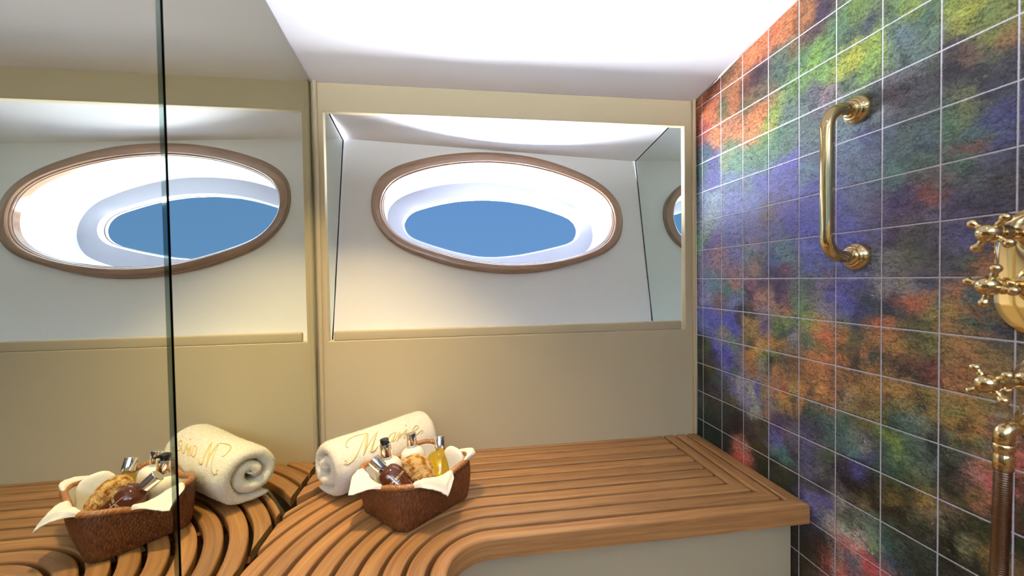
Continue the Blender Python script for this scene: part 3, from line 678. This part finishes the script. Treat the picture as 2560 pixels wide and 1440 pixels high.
# ------------------------------------------------------------------ brass grab bar
gb = root('grab_bar', (XR, .761, .037)); tag(gb, 'polished brass grab bar with two round flanges on the painted tile wall', 'grab bar')
bm = bmesh.new()
xb, z1, z2, rc = .783, .349, .037, .042
pts = [V(XR-.004, .761, z1), V(XR-.02, .761, z1)]
for i in range(13):
    a = PI/2*i/12; pts.append(V(xb+rc-rc*math.sin(a), .761, z1-rc+rc*math.cos(a)))
n = 10
for i in range(1, n): pts.append(V(xb, .761, z1-rc-(z1-z2-2*rc)*i/n))
for i in range(13):
    a = PI/2*i/12; pts.append(V(xb+rc-rc*math.cos(a), .761, z2+rc-rc*math.sin(a)))
pts += [V(XR-.02, .761, z2), V(XR-.004, .761, z2)]
tube(bm, pts, .0128, 32)
place('bar', bm, M['brass'], gb)
for z in (z1, z2):
    bm = bmesh.new()
    lathe(bm, [(.0295, .0005), (.0298, .003), (.0292, .009), (.0265, .014), (.0235, .0155), (.0225, .0165), (.0222, .0185), (.0205, .0195), (.0185, .0200), (.0175, .0230), (.0150, .0255), (.0129, .0262)], (XR, .761, z), (-1, 0, 0), 56, cap=False)
    place('flange', bm, M['brass'], gb, sharp=.9)

# ------------------------------------------------------------------ brass shower controls at the right edge
YC = .478
def cross_handle(parent, z, rot, xh=.757):
    h = []
    bm = bmesh.new()
    lathe(bm, [(.0315, .004), (.0315, .009), (.0300, .0115), (.0270, .013), (.0262, .0155), (.0235, .0225), (.0180, .029), (.0135, .033), (.0125, .037), (.0135, .040), (.0125, .043)], (XR, YC, z), (-1, 0, 0), 48)
    place('dome', bm, M['brass'], parent)
    bm = bmesh.new()
    d = XR-xh
    lathe(bm, [(.0085, .040), (.0078, .055), (.0095, d-.030), (.0125, d-.022), (.0100, d-.016), (.0108, d-.010), (.0130, d-.004), (.0137, d+.002), (.0132, d+.008), (.0110, d+.0135), (.0075, d+.0165), (.0030, d+.0180), (0, d+.0182)], (XR, YC, z), (-1, 0, 0), 40)
    for k in range(4):
        a = rot + k*PI/2; dr = V(0, math.cos(a), math.sin(a))
        lathe(bm, [(.0042, .008), (.0038, .0135), (.0052, .0155), (.0040, .0175), (.0048, .0205), (.0066, .0235), (.0070, .0262), (.0058, .0295), (.0025, .0318), (0, .0322)], V(xh-.001, YC, z), dr, 20)
    place('cross_handle', bm, M['brass'], parent)
mx_ = root('shower_mixer', (XR, YC, -.10)); tag(mx_, 'brass shower mixer with two cross handles on an oblong backplate at the right picture edge', 'shower mixer')
bm = bmesh.new()
def stadium(r, zc, x):
    L = []
    for i in range(33): a = PI*i/32; L.append((x, YC+r*math.cos(a), zc+r*math.sin(a)))
    for i in range(33): a = PI+PI*i/32; L.append((x, YC+r*math.cos(a), -zc+.0+r*math.sin(a)))
    return L
rings = [stadium(r, .040, XR-x) for r, x in ((.0600, .0005), (.0600, .0028), (.0585, .0042), (.0560, .0046), (.0545, .0054), (.0500, .0060), (.03, .0064))]
R = loft(bm, rings); bm.faces.new(R[-1]); bmesh.ops.recalc_face_normals(bm, faces=bm.faces)
place('backplate', bm, M['brass'], mx_, sharp=.9)
cross_handle(mx_, .055, math.atan2(.78, -.62)); cross_handle(mx_, -.020, math.atan2(.97, -.25))
st = root('shower_stop_valve', (XR, YC, -.19)); tag(st, 'single brass cross handle below the mixer backplate', 'valve')
bm = bmesh.new(); lathe(bm, [(.0345, .0005), (.0345, .003), (.0325, .0045)], (XR, YC, -.160), (-1, 0, 0), 48); place('wall_flange', bm, M['brass'], st)
cross_handle(st, -.160, math.atan2(.62, -.78))
el = root('hose_outlet', (XR, YC, -.262)); tag(el, 'brass wall elbow that the shower hose hangs from', 'elbow')
bm = bmesh.new(); lathe(bm, [(.033, .0005), (.033, .004), (.0305, .0065), (.029, .0075), (.026, .013), (.019, .019), (.0135, .022), (.0118, .026)], (XR, YC, -.226), (-1, 0, 0), 48); place('wall_flange', bm, M['brass'], el)
bm = bmesh.new()
pts = [V(XR-.015, YC, -.226), V(.80, YC, -.226)] + [V(.795-.012*math.sin(PI/2*i/8), YC, -.238+.012*math.cos(PI/2*i/8)) for i in range(9)] + [V(.783, YC, -.250)]
tube(bm, pts, .0112, 28)
place('bend', bm, M['brass'], el)
bm = bmesh.new()
lathe(bm, [(.0105, 0), (.0118, .001), (.0118, .010), (.0104, .011), (.0104, .016), (.0112, .017), (.0108, .036), (.0100, .038)], (.783, YC, -.248), (0, 0, -1), 8 if False else 32)
place('hose_nut', bm, M['brass'], el)
bm = bmesh.new()
hp = []
for i in range(561):
    t = i/560; z = -.284 - .62*t
    hp.append(V(.783 + .012*t*t, YC+.006*math.sin(t*2.2)+.018*t*t, z))
tube(bm, hp, lambda t: .0090 + .0010*math.cos(2*PI*t*186), 24)
tag(place('shower_hose', bm, M['brass_dark']), 'ribbed metal shower hose hanging down along the tiles at the right edge', 'shower hose')

# ------------------------------------------------------------------ rolled towel
ang = 37.5*PI/180
ax = V(math.cos(ang), math.sin(ang), 0); pr_ = V(math.sin(ang), -math.cos(ang), 0)   # pr_ points to the room
L0 = V(-.3405, 1.105, 0); LEN = .305; zc = ZT + .0822
def towel_pt(s, p, q):
    """s along the roll 0..LEN, p toward the room, q up (both in metres about the roll centre)"""
    t = s/LEN
    g = 1 + .10*t
    sag = max(0, -.070-q) * .5
    q2 = q + sag
    # the right end is lifted a little and leans on the wall
    c = L0 + ax*(s + .1375*p*(1-2*t))
    return V(c.x + pr_.x*p*g*.925, c.y + pr_.y*p*g*.925, zc + .0082*t + q2*g*.872)
turns = 2.02; a_end = -120*PI/180; NT = 220; NS = 130; pitch = .0372
def rc_(u): return .0780 - pitch*turns*u     # centre-line radius, u: 0 outer end .. 1 core
prof = []
thick = .0165
Ls = []
bm = bmesh.new()
grid = []
for j in range(NS+1):
    # denser rings near the two ends for the rounded folds
    v = j/NS; v = .5-.5*math.cos(PI*v) if True else v
    s = v*LEN
    ed = min(s, LEN-s); k = min(1, ed/.018); th = thick*(1-(1-k)**2)**.5 if k < 1 else thick
    th = max(th, .0004)
    ring = []
    for side in (1, -1):
        for i in (range(NT+1) if side == 1 else range(NT, -1, -1)):
            u = i/NT; a = a_end + 2*PI*turns*u
            e2 = min(u, 1-u)*2*PI*turns*.06/thick; tt = th*min(1, (1-(1-min(1, e2))**2)**.5+.02)
            r = rc_(u) + side*tt
            wob = .0022*noise.noise(V(math.cos(a)*1.6, math.sin(a)*1.6, s*14+u*4)) + .0030*noise.noise(V(u*9, s*6, 3))
            r += wob
            stepout = .004*math.sin(u*19+1.0)*(1 if ed < .03 else .3)
            P = towel_pt(s + (stepout if s < LEN/2 else -stepout)*(1 if ed < .05 else .2), r*math.cos(a), r*math.sin(a))
            nz = noise.noise(P*300)*.0007 + noise.noise(P*120)*.0007
            P += (ax*0 + pr_*math.cos(a) + V(0, 0, math.sin(a)))*side*nz*(1 if th > .003 else .2)
            if P.z < ZT+.0008: P.z = ZT+.0008 + .0004*abs(nz)*100
            if P.y > YF-.003: P.y = YF-.003
            ring.append(bm.verts.new(P))
    grid.append(ring)
n = len(grid[0])
for a, b in zip(grid, grid[1:]):
    for k in range(n): bm.faces.new((a[k], a[(k+1) % n], b[(k+1) % n], b[k]))
for r in (grid[0], grid[-1]):
    h = n//2
    for i in range(h-1): bm.faces.new((r[i], r[i+1], r[n-2-i], r[n-1-i]))
bmesh.ops.recalc_face_normals(bm, faces=bm.faces)
tree = BVHTree.FromBMesh(bm)
tw = root('rolled_towel', (L0.x+.12, L0.y+.05, ZT)); tag(tw, 'thick cream terry towel rolled up on the bench, embroidered with a name in script', 'towel')
roll_bm = bm
# embroidery: strokes given as view rays from the eye, laid on the terry surface
EYE_M = Matrix(((0.989789, 0.141410, 0.017910), (-0.141752, 0.989710, 0.019519), (-0.014966, -0.021858, 0.999649)))
FPX = 1018.744
def ray(u, v): return (EYE_M @ V((u-1280)/FPX, 1, (720-v)/FPX)).normalized()
def spline(P, n=10):
    out = []
    Q = [P[0]] + P + [P[-1]]
    for i in range(1, len(Q)-2):
        for k in range(n):
            t = k/n; p0, p1, p2, p3 = Q[i-1], Q[i], Q[i+1], Q[i+2]
            out.append(tuple(.5*((2*p1[d]) + (-p0[d]+p2[d])*t + (2*p0[d]-5*p1[d]+4*p2[d]-p3[d])*t*t + (-p0[d]+3*p1[d]-3*p2[d]+p3[d])*t**3) for d in range(2)))
    out.append(P[-1]); return out
strokes = [  # (points, thickness) in a 5.54x grid whose corner is (760, 1000)
 ([(560, 850), (580, 835), (590, 865), (560, 888), (610, 885), (680, 835), (740, 740), (800, 610), (850, 510), (885, 460)], .0009, .0011),
 ([(885, 460), (870, 560), (848, 670), (820, 775)], .0011, .0022),
 ([(820, 775), (880, 640), (945, 530), (1015, 435)], .0009, .0010),
 ([(1015, 435), (985, 520), (950, 620), (930, 700), (940, 715), (985, 690), (1020, 640)], .0011, .0021),
 ([(885, 460), (840, 470), (740, 492), (650, 525), (595, 575), (580, 620), (595, 655), (625, 660)], .0009, .0014),
 ([(1262, 455), (1225, 462), (1180, 505), (1150, 570), (1165, 598), (1205, 570), (1245, 505), (1275, 440)], .0009, .0013),
 ([(1275, 440), (1250, 500), (1228, 560), (1245, 565), (1275, 520)], .0009, .0014),
 ([(1275, 520), (1305, 470), (1325, 448), (1308, 500), (1284, 570), (1300, 525), (1335, 478), (1362, 462)], .0009, .0013),
 ([(1290, 560), (1350, 490), (1420, 408), (1385, 490), (1390, 530), (1430, 500)], .0009, .0014),
 ([(1406, 350), (1422, 358)], .0014, .0016),
 ([(1430, 500), (1500, 440), (1560, 405), (1582, 372), (1555, 352), (1520, 385), (1492, 445), (1500, 480), (1560, 475), (1600, 440), (1640, 420), (1645, 445), (1610, 470)], .0009, .0012)]
bm = bmesh.new(); allp = []
for P, ra, rb in strokes:
    pts = []
    for (a, b_) in spline(P, 8):
        hit = tree.ray_cast(V(0, 0, 0), ray(760+a/5.54, 1000+b_/5.54))
        if hit[0] is not None: pts.append(hit[0] - ray(760+a/5.54, 1000+b_/5.54)*.0004)
    for _ in range(2):
        pts = [pts[0]] + [(pts[i-1]+pts[i]*2+pts[i+1])/4 for i in range(1, len(pts)-1)] + [pts[-1]]
    allp += pts
    if len(pts) > 1: tube(bm, pts, lambda t, ra=ra, rb=rb: 1.5*(ra*.75+(rb-ra*.8)*math.sin(PI*t)**.8), 8)
place('embroidery', bm, M['thread'], tw)
from mathutils.kdtree import KDTree
kd = KDTree(len(allp))
for i, p in enumerate(allp): kd.insert(p, i)
kd.balance()
pile(roll_bm, 90000, .0019, .00035, 3, kd, .0026)
place('terry_roll', roll_bm, M['terry'], tw)

# ------------------------------------------------------------------ wicker basket
BC = V(-.101, 1.052, ZT); be1 = V(math.cos(43*PI/180), math.sin(43*PI/180), 0); be2 = V(be1.y, -be1.x, 0)
def rrect(a, b, r, u):
    """point + outward normal on a rounded rectangle, u in 0..1 by arc length"""
    sa, sb = 2*(a-r), 2*(b-r); q = PI/2*r; T = 2*sa+2*sb+4*q; s = (u % 1)*T
    segs = [('l', (a, 0), (0, 1), sb/2), ('c', (a-r, b-r), 0, q), ('l', (a-r, b), (-1, 0), sa), ('c', (-a+r, b-r), PI/2, q), ('l', (-a, b-r), (0, -1), sb),
            ('c', (-a+r, -b+r), PI, q), ('l', (-a+r, -b), (1, 0), sa), ('c', (a-r, -b+r), 1.5*PI, q), ('l', (a, -b+r), (0, 1), sb/2+1e-9)]
    for kind, p, d, L in segs:
        if s <= L:
            if kind == 'l': return p[0]+d[0]*s, p[1]+d[1]*s, d[1], -d[0]
            g = d+s/r; return p[0]+r*math.cos(g), p[1]+r*math.sin(g), math.cos(g), math.sin(g)
        s -= L
    return a, 0, 1, 0
HB = .0985
def rim_h(u):
    x, y, _, _ = rrect(.115, .096, .045, u)
    c = abs(math.sin(2*math.atan2(y/.096, x/.115)))
    return .0815 + .0190*c**1.6
def bpt(u, v, off=0):
    a, b_, r = .1070+.0080*v, .0870+.0090*v, .030+.015*v
    bulge = .004*math.sin(PI*v)
    x, y, nx, ny = rrect(a+bulge, b_+bulge, r, u)
    x += nx*off; y += ny*off
    return BC + be1*x + be2*y + V(0, 0, .002 + v*rim_h(u))
bk = root('wicker_basket', BC); tag(bk, 'dark brown woven wicker basket with wavy rim holding toiletries on the bench', 'basket')
NU, NV = 1080, 56
bm = bmesh.new(); uvl = bm.loops.layers.uv.new('UVMap')
G = []
for j in range(NV+1):
    v = j/NV; ring = []
    for i in range(NU):
        u = i/NU; c = u*180 + v*2.0; col = math.floor(c)
        h = (.5-.5*math.cos(2*PI*c))**.6 * (.55+.45*math.cos(2*PI*(v*8.5+.5*(col % 2))))
        ring.append(bm.verts.new(bpt(u, v, .0017*h)))
    G.append(ring)
for j in range(NV):
    for i in range(NU):
        i2 = (i+1) % NU; f_ = bm.faces.new((G[j][i], G[j][i2], G[j+1][i2], G[j+1][i]))
        for l, (a, b_) in zip(f_.loops, ((i, j), (i+1, j), (i+1, j+1), (i, j+1))): l[uvl].uv = (a/NU*180, b_/NV*9)
# inner skin and bottom
Gi = []
for j in range(13):
    v = 1-j/12*.96; Gi.append([bm.verts.new(bpt(i/120, v, -.0045)) for i in range(120)])
for a, b_ in zip(Gi, Gi[1:]):
    for i in range(120): bm.faces.new((a[i], a[(i+1) % 120], b_[(i+1) % 120], b_[i]))
bm.faces.new(Gi[-1]); bm.faces.new(G[0][::-1])
bmesh.ops.recalc_face_normals(bm, faces=bm.faces)
cm = M['cane']; t_, ns, ls, b = nt(cm)
uv = ns.new('ShaderNodeUVMap'); mp = ns.new('ShaderNodeMapping'); mp.inputs['Scale'].default_value = (.9, .8, 1)
no = add(ns, 'ShaderNodeTexNoise', Scale=1.0, Detail=4); cr = ns.new('ShaderNodeValToRGB')
e = cr.color_ramp.elements; e[0].position = .35; e[0].color = (*srgb('4a2411'), 1); e[1].position = .72; e[1].color = (*srgb('7a4625'), 1)
ls.new(uv.outputs['UV'], mp.inputs['Vector']); ls.new(mp.outputs[0], no.inputs['Vector']); ls.new(no.outputs['Fac'], cr.inputs['Fac']); ls.new(cr.outputs[0], b.inputs['Base Color'])
place('woven_body', bm, cm, bk)
bm = bmesh.new(); uvl = bm.loops.layers.uv.new('UVMap')
NR = 900; R = []
for i in range(NR):
    u = i/NR; c = bpt(u, 1.0, -.001) + V(0, 0, .002); c2 = bpt((i+1)/NR, 1.0, -.001) + V(0, 0, .002)
    d = (c2-c).normalized(); w_ = d.cross(V(0, 0, 1)).normalized(); up = w_.cross(d)
    ring = []
    for k in range(16):
        g = 2*PI*k/16; rr_ = .0068*(1+.13*abs(math.sin(PI*u*130+g))-.06)
        ring.append(bm.verts.new(c + w_*math.cos(g)*rr_ + up*math.sin(g)*rr_*.95))
    R.append(ring)
for i in range(NR):
    a, b_ = R[i], R[(i+1) % NR]
    for k in range(16):
        f_ = bm.faces.new((a[k], b_[k], b_[(k+1) % 16], a[(k+1) % 16]))
        for l, (p, q) in zip(f_.loops, ((i, k), (i+1, k), (i+1, k+1), (i, k+1))): l[uvl].uv = (p/NR*130+q/5, q/8)
bmesh.ops.recalc_face_normals(bm, faces=bm.faces)
rm = wood_mat('cane_rim', srgb('6e3c1c'), srgb('c08146'), .35, coat=.4, lenscale=1, acro=1.5, bump=.1)
place('wrapped_rim', bm, rm, bk)

# ------------------------------------------------------------------ white cloth lining the basket
def ang_of(x, y): return math.atan2(y/.096, x/.115)
flaps = [  # centre (basket frame), half width (rad), reach, rise, drop
    ((-.1687, -.027), .50, .060, .003, .018, .083),
    ((-.0350, .148), .52, .058, .006, .022, .077),
    ((.1260, .078), .60, .024, .003, .002, .102),
]
lat = []
for (cx, cy), w_, reach, rise, drop, tz in flaps: lat.append((ang_of(cx, cy), w_, reach, rise, drop))
def adiff(a, b): return (a-b+PI) % (2*PI) - PI
us = [i/360 for i in range(360)]
bm = bmesh.new(); G = []
NVL = 46
for i, u in enumerate(us):
    x, y, nx, ny = rrect(.115, .096, .045, u); th = ang_of(x, y)
    E = 0; rise = 0; drop = 0
    for a, w_, reach, rs, dr in lat:
        q = abs(adiff(th, a))/w_
        if q < 1: E = reach*(1-q); rise = rs*min(1, (1-q)*2.2); drop = dr*(1-q)
    fold = .0022*math.sin(u*2*PI*9+.7)+.0016*math.sin(u*2*PI*17)
    colv = []
    for j in range(NVL+1):
        t = j/NVL
        if t < .2:
            k = t/.2*.92; P = BC + be1*(x*.80*k) + be2*(y*.78*k) + V(0, 0, .006)
        elif t < .62:
            v = (t-.2)/.42; k = v
            P = bpt(u, .02+.93*v, -.0065-.002*math.sin(PI*v)+fold*.5*math.sin(PI*v))
            P.z += .002
        else:
            k = (t-.62)/.38
            over = min(1, E/.012)
            # across the rim, then out along the flap
            s = k*(.016*over + E)
            lift = rise*math.sin(min(1, s/.018)*PI/2) if over > 0 else 0
            hz = -.0065 + s
            top = .0105*math.sin(min(1, s/.008)*PI/2)*over + lift
            dn = 0
            if E > 0 and s > .020: dn = drop*((s-.020)/(E+.001))**1.2*1.0
            P = bpt(u, 1, hz) + V(0, 0, -.003+top-dn+.003*over)
            if over > 0: P += V(0, 0, fold*.5*k)
        colv.append(bm.verts.new(P))
    G.append(colv)
# pull every flap toward its own tip so it ends in a point
for i, u in enumerate(us):
    x, y, nx, ny = rrect(.115, .096, .045, u); th = ang_of(x, y)
    for (fc, (a, w_, reach, rs, dr)) in zip(flaps, lat):
        d = adiff(th, a); q = abs(d)/w_
        if q < 1:
            (tx, ty) = fc[0]; tip = BC + be1*tx + be2*ty
            for j in range(NVL+1):
                t = j/NVL
                if t > .70:
                    k = ((t-.70)/.30)**1.3
                    P = G[i][j].co; f_ = k*.9*(1-q)**.8
                    dz = V(tip.x-P.x, tip.y-P.y, (BC.z+fc[5]-P.z)*(1 if t > .86 else 0))
                    G[i][j].co += dz*f_
n = len(us)
for i in range(n):
    a, b_ = G[i], G[(i+1) % n]
    for j in range(1, NVL): bm.faces.new((a[j], b_[j], b_[j+1], a[j+1]))
c0 = bm.verts.new(BC + V(0, 0, .006))
for i in range(n): bm.faces.new((c0, G[(i+1) % n][1], G[i][1]))
bmesh.ops.delete(bm, geom=[g[0] for g in G], context='VERTS')
bmesh.ops.recalc_face_normals(bm, faces=bm.faces)
for v in bm.verts: v.co += V(1, 1, 1)*noise.noise(v.co*140)*.0007
o = place('lining_cloth', bm, M['cloth'])
sm = o.modifiers.new('thick', 'SOLIDIFY'); sm.thickness = .0022; sm.offset = 0
tag(o, 'white cotton cloth lining the wicker basket, pointed corners hanging over the rim', 'cloth')

# folded cloth pad propped behind the yellow bottle
bm = bmesh.new(); bmesh.ops.create_icosphere(bm, subdivisions=5, radius=1)
cc = BC + be1*.0900 + be2*.040 + V(0, 0, .064)
dx, dy = (be1*.05+be2*1).normalized(), None
dy = V(-dx.y, dx.x, 0)
for v in bm.verts:
    p = v.co.copy(); k = lambda c: math.copysign(abs(c)**.62, c)
    P = cc + dx*k(p.x)*.036 + dy*k(p.y)*.0110 + V(0, 0, k(p.z)*.0560)
    P += v.normal*(noise.noise(P*40)*.003 + noise.noise(P*250)*.0009)
    v.co = P
tag(place('face_cloth', bm, M['cloth']), 'small cream face cloth folded behind the yellow bottle in the basket', 'face cloth')

# ------------------------------------------------------------------ sea sponge 
bm = bmesh.new(); bmesh.ops.create_icosphere(bm, subdivisions=7, radius=1)
sc_ = V(-.094, 1.006, -.470); sx = V(.52, -.42, -.74).normalized(); sy = V(.75, .62, .15); sy = (sy - sx*sy.dot(sx)).normalized(); sz = sx.cross(sy)
for v in bm.verts:
    p = v.co.copy()
    P = sc_ + sx*p.x*.0460 + sy*p.y*.0400 + sz*p.z*.0310
    n1 = noise.noise(P*38); n2 = noise.noise(P*110+V(4, 4, 4)); n3 = 1-abs(noise.noise(P*190))*2.2; n4 = noise.noise(P*520)
    v.co = P + v.normal*(n1*.0095 + n2*.0050 - max(0, n3)*.0040 + n4*.0016)
bm.normal_update(); pile(bm, 26000, .0022, .00035, 5, lean=1.0)
tag(place('sea_sponge', bm, M['sponge']), 'golden natural sea sponge leaning between the bottles in the basket', 'sponge')

# ------------------------------------------------------------------ bottles
def bottle(name, label, base, top, bodymat, H=.098, Rb=.0325, caplen=.031, capR=.0140, pump=False, liquid=None):
    base = Vector(base); top = Vector(top); d = (top-base).normalized(); base = top - d*(H+.0015+caplen)
    rt = root(name, base); tag(rt, label, 'bottle', 'toiletry bottles in the basket')
    bm = bmesh.new()
    Rc = .019
    prof = [(0, .001), (Rb*.7, .0), (Rb*.88, .0008), (Rb*.97, .0035), (Rb, .008), (Rb, H-.030)]
    for i in range(1, 12):
        g = PI/2*i/12; prof.append((Rb*.34+Rb*.66*math.cos(g)**.8, H-.030+.026*math.sin(g)))
    prof += [(Rb*.34, H-.004), (Rb*.335, H-.001), (.0100, H+.001), (.0100, H+.006)]
    lathe(bm, prof, base, d, 64)
    place('body', bm, bodymat, rt, sharp=1.2)
    if liquid:
        bm = bmesh.new()
        lathe(bm, [(0, .004), (Rb*.9, .004), (Rb*.955, .009), (Rb*.955, H*.62), (0, H*.62)], base, d, 48); place('gel', bm, liquid, rt, sharp=.9)
    c0 = H+.0015
    bm = bmesh.new()
    lathe(bm, [(capR*.98, c0), (capR, c0+.0008), (capR*1.0, c0+caplen-.0012), (capR*.93, c0+caplen), (0, c0+caplen)], base, d, 48)
    place('cap', bm, M['chrome'], rt, sharp=.6)
    if pump:
        bm = bmesh.new()
        s0 = c0+caplen
        lathe(bm, [(.0085, s0-.001), (.0085, s0+.003), (.0104, s0+.0035), (.0106, s0+.0115), (.0100, s0+.0128), (0, s0+.0135)], base, d, 40)
        # spout
        sp = V(.55, -.80, .0).normalized(); sp = (sp - d*sp.dot(d)).normalized()
        c = base + d*(s0+.0095)
        tube(bm, [c, c+sp*.010, c+sp*.018, c+sp*.0235-d*.0012], lambda t: .0045-.0017*t, 16)
        place('pump_head', bm, M['black'], rt, sharp=.9)
    return rt, base, d, Rb, H
bottle('toiletry_bottle', 'white lotion bottle with a black dispenser top above a chrome collar', (-.158, 1.042, -.546), (-.178, 1.048, -.408), M['cream_liquid'], H=.103, pump=True)
bottle('toiletry_bottle', 'white lotion bottle with a plain chrome cap behind the sponge', (-.106, 1.094, -.548), (-.122, 1.113, -.409), M['cream_liquid'], H=.107)
bottle('toiletry_bottle', 'yellow gel bottle with a chrome cap at the right side of the basket', (-.046, 1.075, -.556), (-.046, 1.137, -.433), M['amber'], H=.100)
rt, bb, bd, bR, bH = bottle('toiletry_bottle', 'dark brown bottle with chrome cap and gold lettering lying tilted at the front', (-.106, .966, -.510), (-.197, .996, -.422), M['brown'], H=.104, Rb=.0315)

def text_mesh(s, size):
    cu = bpy.data.curves.new('txt', 'FONT'); cu.body = s; cu.size = size; cu.align_x = 'CENTER'; cu.align_y = 'CENTER'; cu.resolution_u = 3
    cu.space_character = 1.08; cu.offset = .00016
    o = bpy.data.objects.new('txt', cu); COL.objects.link(o)
    bpy.context.view_layer.update()
    me = bpy.data.meshes.new_from_object(o.evaluated_get(bpy.context.evaluated_depsgraph_get()))
    b = bmesh.new(); b.from_mesh(me)
    bpy.data.objects.remove(o); bpy.data.curves.remove(cu); bpy.data.meshes.remove(me)
    bmesh.ops.triangulate(b, faces=b.faces)
    bmesh.ops.subdivide_edges(b, edges=b.edges, cuts=1)
    return b
# print wraps round the body; facing direction chosen toward the room
face = (V(0, 0, 0) - bb); face = (face - bd*face.dot(bd)).normalized(); side = bd.cross(face)
def on_body(x, y, lift=.0003):
    g = x/bR; return bb + bd*y + (face*math.cos(g) + side*math.sin(g))*(bR+lift)
bm = bmesh.new()
for s, size, yy in (('MOLTON BROWN', .0078, .064), ('L O N D O N', .0028, .0570)):
    tb = text_mesh(s, size); mp_ = {}
    for v in tb.verts: mp_[v] = bm.verts.new(on_body(v.co.x, yy + v.co.y))
    for f_ in tb.faces:
        try: bm.faces.new([mp_[v] for v in f_.verts])
        except ValueError: pass
    tb.free()
def strip(x0, y0, x1, y1, w0, w1, n=8):
    P = []
    for i in range(n+1):
        t = i/n; w_ = (w0+(w1-w0)*t)/2; x = x0+(x1-x0)*t; y = y0+(y1-y0)*t
        P.append((bm.verts.new(on_body(x-w_, y, .0004)), bm.verts.new(on_body(x+w_, y, .0004))))
    for (a, b_), (c, d_) in zip(P, P[1:]): bm.faces.new((a, b_, d_, c))
strip(-.0012, .084, .0008, .046, .0008, .0016); strip(-.0050, .0835, -.0010, .077, .0005, .0010)
place('gold_lettering', bm, M['gold'], rt, smooth=False)

# ------------------------------------------------------------------ lamps
def downlight(x, y, power, col, size=.07, tilt=None, lab='', spread=150):
    z = ceil_z(y)
    rt = root('downlight', (x, y, z-.004)); tag(rt, lab, 'ceiling light')
    n = V(0, .155, 1).normalized()
    bm = bmesh.new(); lathe(bm, [(.047, 0), (.047, .002), (.044, .004), (.036, .004), (.034, .001)], V(x, y, z-.0004), -n, 40, cap=False)
    place('trim_ring', bm, M['lamp_trim'], rt)
    lm = bpy.data.materials.new('lamp_lens'); lm.use_nodes = True
    b = lm.node_tree.nodes['Principled BSDF']; b.inputs['Emission Color'].default_value = (*col, 1); b.inputs['Emission Strength'].default_value = power*3
    bm = bmesh.new(); lathe(bm, [(.034, .001), (0, .0012)], V(x, y, z-.0004), -n, 40, cap=False)
    place('lens', bm, lm, rt, smooth=False)
    l = bpy.data.lights.new('downlight_lamp', 'AREA'); l.shape = 'DISK'; l.size = size; l.energy = power; l.color = col
    l.spread = spread*PI/180
    o = bpy.data.objects.new('downlight_lamp', l); COL.objects.link(o); o.parent = rt; o.location = (0, 0, -.012)
    d = Vector(tilt).normalized() if tilt else V(0, 0, -1)
    o.rotation_euler = d.to_track_quat('-Z', 'Y').to_euler()
warm = (1, .75, .36); neutral = (1, .84, .62)
downlight(-.20, .92, 3.0, warm, tilt=(-.05, .12, -1), spread=80, lab='recessed ceiling downlight above the towel end of the bench')
downlight(.30, .40, .3, neutral, tilt=(.0, .1, -1), lab='recessed ceiling downlight between the mirror and the tiled wall')
downlight(.15, -.55, .5, neutral, lab='recessed ceiling downlight at the rear of the shower')

# ------------------------------------------------------------------ outside: blue sky above, sunlit deck and water glare below
w = bpy.data.worlds.new('outside'); SC.world = w; w.use_nodes = True
ns, ls = w.node_tree.nodes, w.node_tree.links
bg = ns['Background']; tc = ns.new('ShaderNodeTexCoord'); sp = ns.new('ShaderNodeSeparateXYZ'); cr = ns.new('ShaderNodeValToRGB')
mr = ns.new('ShaderNodeMapRange'); mr.inputs[1].default_value = -1; mr.inputs[2].default_value = 1
ls.new(tc.outputs['Generated'], sp.inputs[0]); ls.new(sp.outputs['Z'], mr.inputs[0]); ls.new(mr.outputs[0], cr.inputs['Fac'])
e = cr.color_ramp.elements
e[0].position = .0; e[0].color = (125, 129, 141, 1); e[1].position = 1.0; e[1].color = (12.0, 16, 24.0, 1)
for p, c in ((.35, (110, 114, 125, 1)), (.46, (62, 64, 71, 1)), (.485, (55, 57, 63, 1)), (.50, (.15, .33, .64, 1)), (.60, (.135, .305, .62, 1)), (.70, (6, 8, 12, 1))):
    x = e.new(p); x.color = c
ls.new(cr.outputs['Color'], bg.inputs['Color'])


# ------------------------------------------------------------------ camera
cam = bpy.data.cameras.new('camera'); co = bpy.data.objects.new('camera', cam); COL.objects.link(co)
cam.sensor_width = 36; cam.lens = 36*FPX/2560; cam.clip_start = .02; cam.clip_end = 200
r_, f__, u_ = EYE_M.col[0], EYE_M.col[1], EYE_M.col[2]
co.matrix_world = Matrix(((r_.x, u_.x, -f__.x, 0), (r_.y, u_.y, -f__.y, 0), (r_.z, u_.z, -f__.z, UP), (0, 0, 0, 1)))
cam.dof.use_dof = True; cam.dof.focus_distance = 1.3; cam.dof.aperture_fstop = 4.5
SC.camera = co

for o in bpy.data.objects:
    if '_org' in o: del o['_org']
vs = SC.view_settings; SC.display_settings.display_device = 'sRGB'
vs.view_transform = 'Standard'; vs.look = 'None'; vs.gamma = 1; vs.use_curve_mapping = False; vs.exposure = 0.0
SC.cycles.use_denoising = True
SC.cycles.max_bounces = 14; SC.cycles.diffuse_bounces = 6; SC.cycles.glossy_bounces = 8; SC.cycles.transmission_bounces = 10; SC.cycles.transparent_max_bounces = 10
SC.cycles.sample_clamp_indirect = 6
